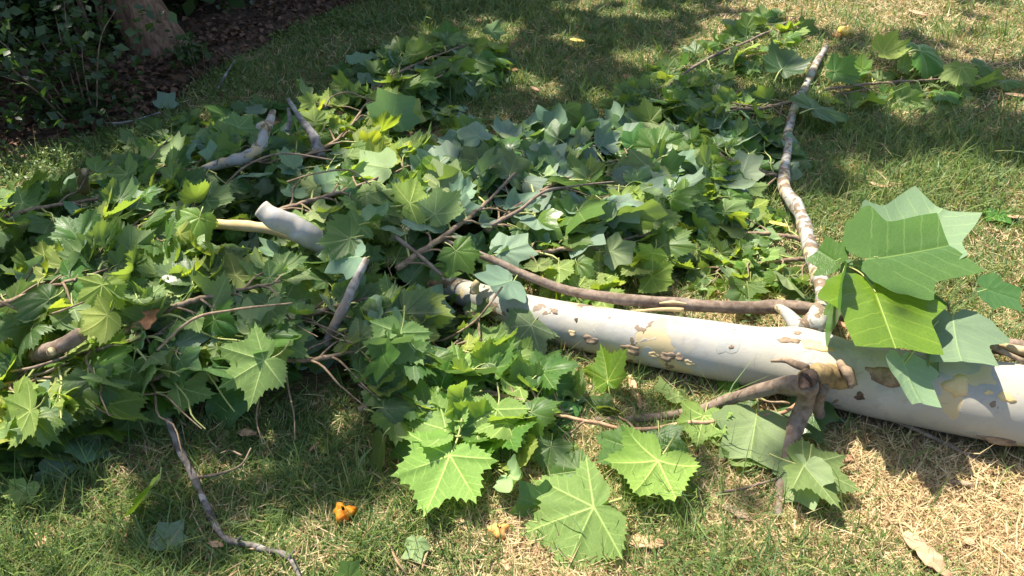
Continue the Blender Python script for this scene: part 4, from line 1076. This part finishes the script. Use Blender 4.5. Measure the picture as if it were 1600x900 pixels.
# ------------------------------------------------------------------ the mass of leaves under the branches
def leaf_mass(name, label, n, zlo, zhi, seed):
    rg = np.random.default_rng(seed); pr = random.Random(seed)
    protos = [(leaf_arrays('syc', 800 + i, 2, (0, .5, 1.0)), 0) for i in range(5)] + [(leaf_arrays('tul', 850 + i, 1, (0, .5, 1.0)), 1) for i in range(4)]
    V, Q, T, UQ, UT, MQ, MT, RN = [], [], [], [], [], [], [], []
    nv = 0; made = 0
    while made < n:
        x, y = rg.uniform(-2.7, 1.3), rg.uniform(1.2, 5.2)
        h = float(pile(x, y))
        if h < 0.045 or rg.random() > 0.25 + h * 4: continue
        if in_front(x, y - .09): continue
        bluish = x > -0.25 and y > 2.4
        want = 1 if pr.random() < (.75 if bluish else .25) else 0
        cand = [p for p in protos if p[1] == want]
        (v, q, tr, uq, ut, _), mi = pr.choice(cand)
        s = pr.uniform(.06, .105)
        z = float(ground(x, y)) + h * pr.uniform(zlo, zhi)
        yd = Vector((pr.gauss(0, 1), pr.gauss(0, 1), pr.gauss(0, .35))); nm = Vector((pr.gauss(0, .5), pr.gauss(-.1, .5), 1 if pr.random() < .6 else -1))
        R = np.array(basis(yd, nm)) * s
        V.append(v @ R.T + np.array([x, y, max(z, float(ground(x, y)) + .03)])); Q.append(np.array(q) + nv); T.append(np.array(tr) + nv)
        UQ.append(np.array(uq).reshape(-1, 2)); UT.append(np.array(ut).reshape(-1, 2)); MQ.append(np.full(len(q), mi)); MT.append(np.full(len(tr), mi)); RN.append(np.full(len(v), pr.random()))
        nv += len(v); made += 1
    me = np_mesh(name, np.vstack(V), np.vstack(Q), np.vstack(T)); smooth(me)
    me.polygons.foreach_set('material_index', np.concatenate(MQ + MT).astype(np.int32))
    me.uv_layers.new(name='vein').data.foreach_set('uv', np.concatenate(UQ + UT).astype(np.float32).ravel())
    setattr_float(me, 'rnd', np.concatenate(RN))
    me.materials.append(SYC); me.materials.append(TUL)
    return tag(link(name, me), label, 'leaves', kind='stuff')
leaf_mass('heaped_leaves', 'mass of green leaves packed inside the heap', 2200, .08, .62, 3)

# ------------------------------------------------------------------ grass
def greenness(x, y):
    """share of living blades: greener towards the bed and in drifts, dry in the sunny right and front"""
    d = np.clip((edge_y(x) - y) / 2.2, 0, 1)
    g = 0.69 + 0.30 * (1 - d) + 0.42 * np.clip((y - 2.6) / 1.6, 0, 1) * np.clip((1.6 - x) / 1.0, 0, 1) + 0.9 * (fnoise(x, y, 1.3, 21) - 0.5) + 0.35 * (vnoise(x, y, 4.5, 31) - .5)
    g = g + .22 * np.clip((-.2 - x) / .4, 0, 1) * np.clip((1.75 - y) / .4, 0, 1)
    g = g - .22 * np.clip((x + .25) / .3, 0, 1) * np.clip((2.1 - y) / .5, 0, 1)
    gr = G(1450, 310); g = g + .42 * np.exp(-((x - gr.x) ** 2 / 1.0 + (y - gr.y) ** 2 / .35))
    g = g - 0.16 * np.clip((x - 0.2) / 1.5, 0, 1) - 0.22 * np.exp(-((x - .15) ** 2 / .25 + (y - 1.2) ** 2 / .08))
    return np.clip(g, 0.06, 0.97)

def log_dist(x, y):
    return np.min(np.hypot(x[:, None] - LOGP[None, ::4, 0], y[:, None] - LOGP[None, ::4, 1]) - LOGR[None, ::4], axis=1)

def blades(n, seed):
    rg = np.random.default_rng(seed)
    m = int(n * 2.6)
    x = rg.uniform(-5.2, 5.4, m * 4); y = rg.uniform(0.55, 8.2, m * 4)
    d2 = np.hypot(x * .8, y - .4)
    keep = rg.random(len(x)) < np.clip(1.25 / (0.25 + d2 ** 1.45), 0, 1)
    inside = np.abs(x) < 1.1 + y * .78
    x, y = x[keep & inside], y[keep & inside]
    ok = (y < edge_y(x) + rg.normal(0, .05, len(x))) & (log_dist(x, y) > -.02) & ((pile(x, y) < .05 + .06 * rg.random(len(x))) | ((x < FRONT_EDGE[-2, 0]) & (y < np.interp(x, FRONT_EDGE[:, 0], FRONT_EDGE[:, 1]) + .10)))
    x, y = x[ok][:n], y[ok][:n]; n = len(x)
    gn = greenness(x, y)
    clump = vnoise(x, y, 22, 41)
    live = rg.random(n) < gn * (0.55 + 0.75 * clump)
    dpt = np.hypot(x, y)
    L = np.where(live, rg.gamma(7, .0078, n) * (0.62 + .95 * vnoise(x, y, 3.0, 51) ** 1.5 + .35 * (vnoise(x, y, 14.0, 57) > .72)), rg.gamma(6, .0075, n))
    tall = live & (rg.random(n) < .025); L[tall] *= rg.uniform(1.5, 2.4, tall.sum())
    wd = np.where(live, rg.uniform(.0011, .0024, n), rg.uniform(.0008, .0019, n)) * (1 + .20 * np.clip(dpt - 1.6, 0, 4))
    az = rg.uniform(0, 2 * np.pi, n) + 1.2 * (vnoise(x, y, 1.6, 61) - .5)
    el0 = np.where(live, rg.uniform(.55, 1.45, n), np.abs(rg.normal(.10, .22, n)))
    bend = np.where(live, rg.uniform(.15, 1.25, n), rg.normal(0, .45, n))
    dx, dy = np.cos(az), np.sin(az)
    base = np.stack([x, y, ground(x, y) - .003 + np.where(live, 0, rg.uniform(0, .016, n))], -1)
    tw = rg.uniform(-.8, .8, n)
    sd = np.stack([-np.sin(az + tw), np.cos(az + tw), .35 * rg.normal(0, 1, n)], -1)
    e1 = el0 - .25 * bend; e2 = el0 - .95 * bend
    mid = base + (L * .5)[:, None] * np.stack([dx * np.cos(e1), dy * np.cos(e1), np.sin(e1)], -1)
    tip = mid + (L * .5)[:, None] * np.stack([dx * np.cos(e2), dy * np.cos(e2), np.sin(e2)], -1)
    gz_ = ground(tip[:, 0], tip[:, 1]); tip[:, 2] = np.maximum(tip[:, 2], gz_ + .004)
    mid[:, 2] = np.maximum(mid[:, 2], gz_ + .004)
    w = wd[:, None]
    V = np.stack([base - sd * w, base + sd * w, mid + sd * w * .8, mid - sd * w * .8, tip], 1).reshape(-1, 3)
    o = np.arange(n) * 5
    Q = np.stack([o, o + 1, o + 2, o + 3], -1); T = np.stack([o + 3, o + 2, o + 4], -1)
    k = rg.random((n, 1)); k2 = rg.random((n, 1))
    gcol = np.array([.085, .155, .030]) * (1 - k) + np.array([.20, .27, .075]) * k
    blue = (rg.random(n) < .25)[:, None]
    gcol = np.where(blue, gcol * np.array([.85, .95, 1.35]), gcol)
    scol = np.array([.50, .38, .20]) * (1 - k2) + np.array([.68, .55, .34]) * k2
    scol = np.where((rg.random(n) < .22)[:, None], np.array([.30, .19, .10]) * (.7 + .6 * k), scol)
    col = np.where(live[:, None], gcol, scol)
    half = (live & (rg.random(n) < .12))[:, None]
    col = np.where(half, np.array([.28, .27, .10]), col)
    C = np.repeat(col, 5, 0)
    me = np_mesh('grass', V, Q, T)
    setattr_color(me, 'Col', C)
    return me
t = NT('grass_blades')
at = t.t.nodes.new('ShaderNodeAttribute'); at.attribute_name = 'Col'
p = t.t.nodes.new('ShaderNodeBsdfPrincipled'); p.inputs['Roughness'].default_value = .55; p.inputs['Specular IOR Level'].default_value = .35
t.put(p.inputs['Base Color'], at.outputs['Color'])
tr = t.n('BsdfTranslucent', Color=t.mix(1.0, at.outputs['Color'], (1.5, 1.5, .9), 'MULTIPLY'))
mx = t.t.nodes.new('ShaderNodeMixShader'); mx.inputs[0].default_value = .28
t.t.links.new(p.outputs[0], mx.inputs[1]); t.t.links.new(tr, mx.inputs[2])
GRASS = t.surface(mx.outputs[0])
me = blades(430000, 17); me.materials.append(GRASS)
tag(link('grass', me), 'short half dry lawn grass of green blades and straw', 'grass', kind='stuff')

# ------------------------------------------------------------------ loose small leaf faces (litter, shrubs, crowns)
def leaf_faces(P, size, rg, up=.6, fold=.25):
    """a folded diamond for each point: four corners, two faces"""
    n = len(P)
    N = rg.normal(0, 1, (n, 3)); N[:, 2] = np.abs(N[:, 2]) + up; N /= np.linalg.norm(N, axis=1)[:, None]
    Y = rg.normal(0, 1, (n, 3)); Y -= N * np.sum(N * Y, 1)[:, None]; Y /= np.linalg.norm(Y, axis=1)[:, None]
    X = np.cross(Y, N); s = np.broadcast_to(size, (n,))[:, None]
    P = P - Y * s * .5
    V = np.stack([P, P + Y * s * .55 + X * s * .34 + N * s * fold * .4, P + Y * s, P + Y * s * .50 - X * s * .34 + N * s * fold * .4], 1).reshape(-1, 3)
    o = np.arange(n) * 4
    return V, np.vstack([np.stack([o, o + 1, o + 2], -1), np.stack([o, o + 2, o + 3], -1)])

def foliage_mat(name, c1, c2, trans, rough=.45):
    t = NT(name)
    at = t.t.nodes.new('ShaderNodeAttribute'); at.attribute_name = 'rnd'
    c = t.mix(at.outputs['Fac'], c1, c2)
    p = t.t.nodes.new('ShaderNodeBsdfPrincipled'); p.inputs['Roughness'].default_value = rough
    t.put(p.inputs['Base Color'], c)
    tr = t.n('BsdfTranslucent', Color=trans); mx = t.t.nodes.new('ShaderNodeMixShader'); mx.inputs[0].default_value = .22
    t.t.links.new(p.outputs[0], mx.inputs[1]); t.t.links.new(tr, mx.inputs[2])
    return t.surface(mx.outputs[0])
FOL = foliage_mat('shrub_leaves', (.022, .050, .012), (.058, .10, .026), (.12, .25, .03))
CROWN = foliage_mat('crown_leaves', (.03, .065, .015), (.06, .11, .03), (.07, .15, .02))
LITTER = foliage_mat('dead_leaves', (.07, .038, .021), (.23, .125, .07), (.12, .06, .02), .75)

def foliage(name, P, size, mat, rg, parent=None, up=.5, fold=.25):
    V, T = leaf_faces(np.asarray(P), size, rg, up, fold)
    me = np_mesh(name, V, None, T); setattr_float(me, 'rnd', np.repeat(rg.random(len(P)), 4)); me.materials.append(mat)
    return link(name, me, parent)

rg = np.random.default_rng(77)
lx = rg.uniform(-5.5, .4, 14000); ly = edge_y(lx) + rg.gamma(1.6, .8, 14000) - .12
lz = bed_z(lx, ly) + rg.uniform(.0, .03, 14000)
o = foliage('leaf_litter', np.stack([lx, ly, lz], -1), rg.uniform(.022, .055, 14000), LITTER, rg, up=1.6, fold=.6)
tag(o, 'brown dead leaves covering the wooded bed', 'leaf litter', kind='stuff')

# clover and low weeds along the lawn edge
cx = rg.uniform(-4.2, 1.6, 16000); cd = rg.gamma(1.5, .42, 16000); cy = edge_y(cx) - cd + .05
ok = (pile(cx, cy) < .08) & (fnoise(cx, cy, 2.0, 77) > .44); cx, cy = cx[ok], cy[ok]
t_ = foliage('clover', np.stack([cx, cy, ground(cx, cy) + rg.uniform(.012, .05, len(cx))], -1), rg.uniform(.012, .026, len(cx)), foliage_mat('clover_leaves', (.065, .13, .02), (.14, .22, .04), (.2, .35, .04)), rg, up=1.2)
tag(t_, 'low clover and moss along the bed edge', 'ground cover', kind='stuff')

# ------------------------------------------------------------------ the old tree at the top left, its crown shading the lawn
base = G(262, 92); base.z = float(bed_z(base.x, base.y)) - .03
TREE = empty('old_tree', base, 'dark leaning tree trunk in the wooded bed at the top left', 'tree')
def trunk_mesh():
    n, seg = 60, 40
    hh = np.linspace(-.1, 5.6, n)
    lean = np.stack([-0.40 * hh + .012 * hh ** 2, 0.10 * hh + .12 * hh * np.abs(hh), hh], -1) + np.array(base)
    R = .120 + .055 * np.exp(-np.clip(hh, 0, 9) * 4.5) - .006 * hh
    a = np.linspace(0, 2 * np.pi, seg, endpoint=False)
    rr = R[:, None] * (1 + .06 * np.cos(5 * a + .6)[None] * np.exp(-np.clip(hh, 0, 9) * 1.6)[:, None] + .05 * np.abs(np.sin(a * 7 + hh[:, None] * .8 + 3 * vnoise(hh[:, None] * 3 + 0 * a, np.cos(a)[None], 1, 7))) + .05 * (vnoise(hh[:, None] * 5 + 0 * a, np.cos(a)[None] * 2, 1, 3) - .5))
    V = lean[:, None] + rr[..., None] * np.stack([np.cos(a), np.sin(a), 0 * a], -1)[None]
    ii = np.arange(n * seg).reshape(n, seg)
    q = np.stack([ii[:-1], np.roll(ii[:-1], -1, 1), np.roll(ii[1:], -1, 1), ii[1:]], -1).reshape(-1, 4)
    return np_mesh('trunk', V.reshape(-1, 3), q), lean
me, lean = trunk_mesh(); smooth(me); me.materials.append(TRUNKBARK); link('trunk', me, TREE)

# how shaded each spot of the lawn is (bearing x, bearing y, share of the sun kept off)
SHADE = [(0, 60, 1.00), (150, 60, 1.00), (300, 60, 1.00), (430, 40, 0.78), (100, 160, 1.00), (220, 160, 0.97), (0, 150, 1.00), (40, 225, 0.30), (25, 262, 0.00), (90, 262, 0.15), (0, 285, 0.20), (150, 240, 0.80), (250, 220, 0.70), (400, 120, 0.48), (420, 100, 0.33),
         (500, 60, 0.68), (600, 20, 0.68), (520, 130, 0.53), (620, 90, 0.58), (700, 60, 0.68), (700, 120, 0.58), (660, 160, 0.43), (800, 30, 0.73), (800, 90, 0.58), (820, 140, 0.38), (760, 170, 0.48), (900, 20, 0.73), (900, 80, 0.63), (900, 150, 0.58), (1000, 40, 0.58), (960, 130, 0.63), (1020, 180, 0.53),
         (1050, 90, 0.33), (1120, 20, 0.50), (1180, 90, 0.45), (1120, 150, 0.55), (1180, 170, 0.55), (1250, 30, 0.05), (1350, 30, 0.05), (1500, 30, 0.15), (1330, 90, 0.35), (1300, 140, 0.50), (1340, 190, 0.85), (1400, 215, 0.90), (1450, 190, 0.60), (1280, 215, 0.80), (1500, 110, 0.40), (1560, 215, 0.60), (1590, 230, 0.80), (1550, 60, 0.10), (1580, 160, 0.40),
         (1480, 260, 0.20), (1300, 280, 0.15), (1400, 290, 0.05), (1550, 320, 0.00), (1350, 380, 0.00), (1500, 400, 0.00), (1590, 420, 0.00), (1240, 330, 0.05), (1180, 260, 0.35), (1100, 260, 0.40), (1080, 340, 0.10), (1000, 240, 0.55), (1000, 320, 0.35), (940, 240, 0.70), (900, 300, 0.30), (880, 220, 0.60), (820, 260, 0.40), (800, 330, 0.30), (740, 240, 0.55), (740, 300, 0.40), (720, 380, 0.40),
         (660, 265, 0), (650, 310, .1), (600, 255, .05), (560, 235, .05), (540, 270, .3), (540, 180, 0.18), (500, 220, 0.60), (430, 230, 0.75), (350, 240, 0.80), (260, 270, 0.85), (150, 300, 0.85), (60, 320, 0.85), (440, 340, 0.0), (420, 330, 0.1), (470, 360, 0.3), (520, 330, 0.75), (590, 360, 0.75), (390, 300, 0.75), (310, 340, 0), (318, 326, 0), (300, 356, 0), (345, 345, .2), (300, 320, 0.40), (240, 340, 0.45), (170, 390, 0.75), (130, 380, 0.40), (50, 400, 0.85), (60, 460, 0.85),
         (160, 460, 0), (160, 485, 0), (150, 510, 0), (135, 385, .1), (30, 440, .3), (225, 350, .2), (230, 420, 0.85), (320, 420, 0.85), (420, 420, 0.85), (520, 420, 0.85), (620, 430, 0.80), (700, 440, 0.60), (240, 500, 0.85), (330, 510, 0.85), (430, 520, 0.80), (530, 510, 0.75), (600, 500, 0.60), (640, 560, 0.50), (60, 540, 0.75), (20, 510, 0.30), (140, 570, 0.80), (60, 600, 0.60), (230, 590, 0.80), (330, 600, 0.80), (420, 600, 0.75), (500, 600, 0.80), (560, 640, 0.70), (600, 600, 0.70),
         (40, 650, 0), (20, 630, .1), (60, 670, .1), (15, 700, .2), (110, 650, 0.50), (60, 720, 0.40), (30, 775, 0.05), (170, 660, 0.70), (260, 650, 0.80), (340, 660, 0.60), (420, 690, 0.25), (500, 680, 0.65), (560, 700, 0.75), (600, 740, 0.75), (130, 720, 0.55), (230, 720, 0.35), (180, 780, 0.30), (100, 820, 0.15), (40, 850, 0.20), (260, 800, 0.50), (340, 780, 0.65), (330, 860, 0.65), (400, 820, 0.40), (460, 760, 0.30), (480, 840, 0.25), (560, 820, 0.20), (250, 880, 0.45), (150, 890, 0.30), (420, 890, 0.40),
         (660, 640, 0.10), (700, 700, 0.00), (760, 600, 0.10), (720, 520, 0.25), (800, 480, 0.25), (870, 470, 0.05), (900, 430, 0.05), (960, 400, 0.05), (850, 380, 0.25), (640, 850, 0.00), (800, 800, 0.00), (1000, 750, 0.00), (1200, 700, 0.00), (1400, 650, 0.00), (1550, 700, 0.00), (1000, 550, 0.00), (1200, 560, 0.00), (1400, 850, 0.00), (1580, 880, 0.00), (1100, 880, 0.00), (1050, 450, 0.00), (1250, 450, 0.00), (1580, 560, 0.00),
         (-300, 100, 1.00), (-300, 400, 0.80), (-300, 800, 0.40), (800, -60, 0.90), (300, -60, 1.00), (1300, -60, 0.40), (1900, 200, 0.40), (1900, 600, 0.00), (800, 1100, 0.10), (0, 1100, 0.30), (500, -150, 1.00), (0, -150, 1.00), (1000, -150, 0.80)]
HIGH = {(440, 340), (420, 330), (470, 360)}
SX = []
for px, py, s in SHADE:
    q = G(px, py, .12); h = .36 if (px, py) in HIGH else float(pile(q.x, q.y)) * 1.1
    q = G(px, py, h)                      # the sunbeam that meets the heap here would meet the lawn a little farther on
    SX.append((q.x - SUN.x / SUN.z * h, q.y - SUN.y / SUN.z * h, s))
SX = np.array(SX)
def shade(x, y):
    out = np.zeros(len(x))
    for a in range(0, len(x), 4000):
        d2 = (x[a:a + 4000, None] - SX[None, :, 0]) ** 2 + (y[a:a + 4000, None] - SX[None, :, 1]) ** 2
        w = 1 / (d2 + .006) ** 1.7
        out[a:a + 4000] = (w @ SX[:, 2]) / w.sum(1)
    return out
rg = np.random.default_rng(123)
n = 300000
gxx = rg.uniform(-8, 4.2, n); gyy = rg.uniform(.2, 12, n)
hz = rg.uniform(5.0, 8.6, n)
sh = shade(gxx, gyy)
sh = np.where(sh > .5, 1 - (1 - sh) * .5, sh)
# holes cut in the unseen crown so sun flecks land on chosen spots: (bearing x, bearing y, height met, radius)
for px, py, h, r in ((440, 345, .34, .17), (310, 340, .30, .16), (160, 465, .28, .14), (152, 505, .27, .13), (130, 380, .24, .12), (240, 340, .22, .12), (600, 258, .22, .20), (560, 235, .18, .16), (660, 290, .22, .17), (40, 650, .18, .15),
                     (30, 775, .05, .15), (25, 262, .02, .22), (95, 262, .02, .14), (520, 160, .15, .13), (870, 360, .16, .16), (20, 500, .2, .12), (590, 485, .16, .12), (430, 700, 0, .16), (480, 580, .15, .09), (330, 560, .18, .08), (400, 470, .2, .08),
                     (720, 400, .2, .12), (800, 350, .18, .12), (680, 235, .18, .12), (250, 440, .2, .08), (70, 590, .18, .10), (330, 180, .0, .13), (420, 100, 0, .14), (820, 130, 0, .16), (940, 160, 0, .12), (1020, 250, .14, .14), (920, 250, .16, .12)):
    q = G(px, py, h); hx, hy = q.x - SUN.x / SUN.z * h, q.y - SUN.y / SUN.z * h
    dd = np.hypot(gxx - hx, (gyy - hy)) * (.8 + .5 * vnoise(gxx, gyy, 7.0, 99))
    sh = np.where(dd < r * .68, 0.0, sh)
sh = np.where(gyy > edge_y(gxx) + .25, np.maximum(sh, .985), sh)
nz = fnoise(gxx, gyy, 2.6, 91) * .62 + vnoise(gxx, gyy, 9.0, 95) * .38
# rank of the noise, so that the share shaded is the share asked for
rk = np.argsort(np.argsort(nz)) / n
keep = rk < sh
px_ = gxx + SUN.x / SUN.z * hz; py_ = gyy + SUN.y / SUN.z * hz
CP_ = np.stack([px_, py_, hz], -1)[keep]
cs = rg.uniform(.055, .10, len(CP_))
foliage('crown', CP_, cs, CROWN, rg, TREE, up=1.4, fold=.15)  # out of view; leaves kept only where shade is wanted below
WOODS = CP_[(CP_[:, 1] - SUN.y / SUN.z * CP_[:, 2]) > edge_y(CP_[:, 0] - SUN.x / SUN.z * CP_[:, 2]) + .4]
g = Geo()
for k in range(26):
    q = WOODS[rg.integers(len(WOODS))]; s0 = lean[int(rg.integers(34, 58))]
    mid = (s0 + q) / 2 + np.array([0, 0, .5])
    g.tube(catmull([s0, mid, q], 10), np.linspace(.035, .006, 10), 6, .1, k)
me = g.mesh('limbs'); me.materials.append(TRUNKBARK); link('limbs', me, TREE)

# ------------------------------------------------------------------ shrubs of the wooded bed
def shrub(label, px, py, h, r, n, size, seed, dx=0, dy=0):
    rg = np.random.default_rng(seed)
    b = G(px, py); b = Vector((b.x + dx, b.y + dy, 0)); b.z = float(bed_z(b.x, b.y))
    E = empty('shrub', b, label, 'shrub', 'shrubs of the wooded bed')
    g = Geo(); ends = []
    for k in range(9):
        a = rg.uniform(0, 2 * np.pi); rr = r * rg.uniform(.3, .95); hh = h * rg.uniform(.45, 1)
        e = np.array([b.x + rr * math.cos(a), b.y + rr * math.sin(a), b.z + hh])
        s0 = np.array(b) + np.array([.06 * math.cos(a), .06 * math.sin(a), -.03])
        P = catmull([s0, (s0 + e) / 2 + np.array([0, 0, .22 * hh]), e], 12); g.tube(P, np.linspace(.007 * h + .0008, .0015, 12), 6, .1, k)
        ends.append(P)
    me = g.mesh('stems'); me.materials.append(TWIGBARK); link('stems', me, E)
    A = np.vstack(ends); A = A[rg.integers(len(A), size=n)]
    P = A + rg.normal(0, 1, (n, 3)) * np.array([r * .30, r * .30, h * .14]); P[:, 2] = np.maximum(P[:, 2], b.z + .03)
    foliage('foliage', P, rg.uniform(size * .6, size * 1.3, n), FOL, rg, E, up=.7)
shrub('leafy shrub at the left edge of the wooded bed', -130, 175, 1.0, .5, 2100, .05, 1)
shrub('low shrub with rounded leaves in front of the old tree, left of its foot', 130, 190, .55, .42, 900, .055, 2)
shrub('tall dark shrub at the top left corner behind the left edge shrub', 10, 80, 1.6, .65, 3400, .048, 3)
shrub('tangled shrub between the left edge and the leaning trunk', 130, 95, 1.5, .55, 2300, .046, 4, 0, .2)
shrub('small seedling growing at the right foot of the leaning trunk', 305, 118, .20, .12, 120, .05, 5)
shrub('dark shrub behind the leaning trunk', 330, 20, 1.7, .7, 3600, .05, 6, 0, .5)
shrub('dark shrub right of the leaning trunk at the top edge', 470, -20, 1.5, .6, 3000, .05, 7, 0, .7)
rg = np.random.default_rng(9)
m = 42000
wx = rg.uniform(-9, 1.0, m); wy = edge_y(np.clip(wx, -9, .2)) + 1.35 + rg.gamma(2, .8, m); wz = rg.uniform(0, 3.0, m)
o = foliage('woodland', np.stack([wx, wy, wz], -1), rg.uniform(.10, .2, m), FOL, rg, up=.4)
tag(o, 'dense dark undergrowth of the wood behind the bed', 'undergrowth', kind='stuff')
m = 16000
wx = -4.7 - rg.gamma(2, .7, m); wy = rg.uniform(-1.5, 5.5, m); wz = rg.uniform(0, 2.2, m)
o = foliage('woodland', np.stack([wx, wy, wz], -1), rg.uniform(.10, .2, m), FOL, rg, up=.4)
tag(o, 'undergrowth of the wood along the left side of the lawn', 'undergrowth', kind='stuff')
# fallen sticks on the bed
for k, (lab, pts) in enumerate((
    ('dead stick along the lawn edge below the seedling', [(340, 140, .03), (352, 118, .08), (368, 92, .12)]),
    ('dead stick lying on the bed below the rounded leaf shrub', [(140, 190, .03), (190, 192, .05), (250, 176, .04)]),
    ('pale dead stick on the bed at the far left', [(10, 118, .25), (45, 122, .30), (78, 132, .28)]))):
    stick('dead_stick', lab, pts, (.004, .006, .003), GREYTWIG, 'stick', 16, 7, .3, 60 + k)

# chips of bark and broken twig ends strewn over the lawn
rg = np.random.default_rng(31); g = Geo(); k = 0
while k < 420:
    x, y = rg.uniform(-2.6, 3.4), rg.uniform(.9, 5.2)
    if y > edge_y(x) - .1 or float(pile(x, y)) > .05 or rg.random() > 1.6 / y: continue
    a = rg.uniform(0, 6.28); L = rg.gamma(3, .007) + .006; r = rg.uniform(.0012, .0045)
    z = float(ground(x, y)) + rg.uniform(.008, .03)
    d = np.array([math.cos(a), math.sin(a), rg.uniform(-.15, .15)]) * L
    P = np.array([[x, y, z]]) + np.array([-d, -.2 * d + rg.normal(0, .002, 3), .4 * d, d]); g.tube(P, np.array([.4, 1, .9, .3]) * r, 5, .3, k)
    k += 1
me = g.mesh('bark_chips'); me.materials.append(simple_mat('bark_chips', (.22, .13, .075), (.50, .34, .20), 7, .8, .4, .002, (.30, .17, .09)))
tag(link('bark_chips', me), 'small bark chips and twig ends strewn over the grass', 'debris', kind='stuff')
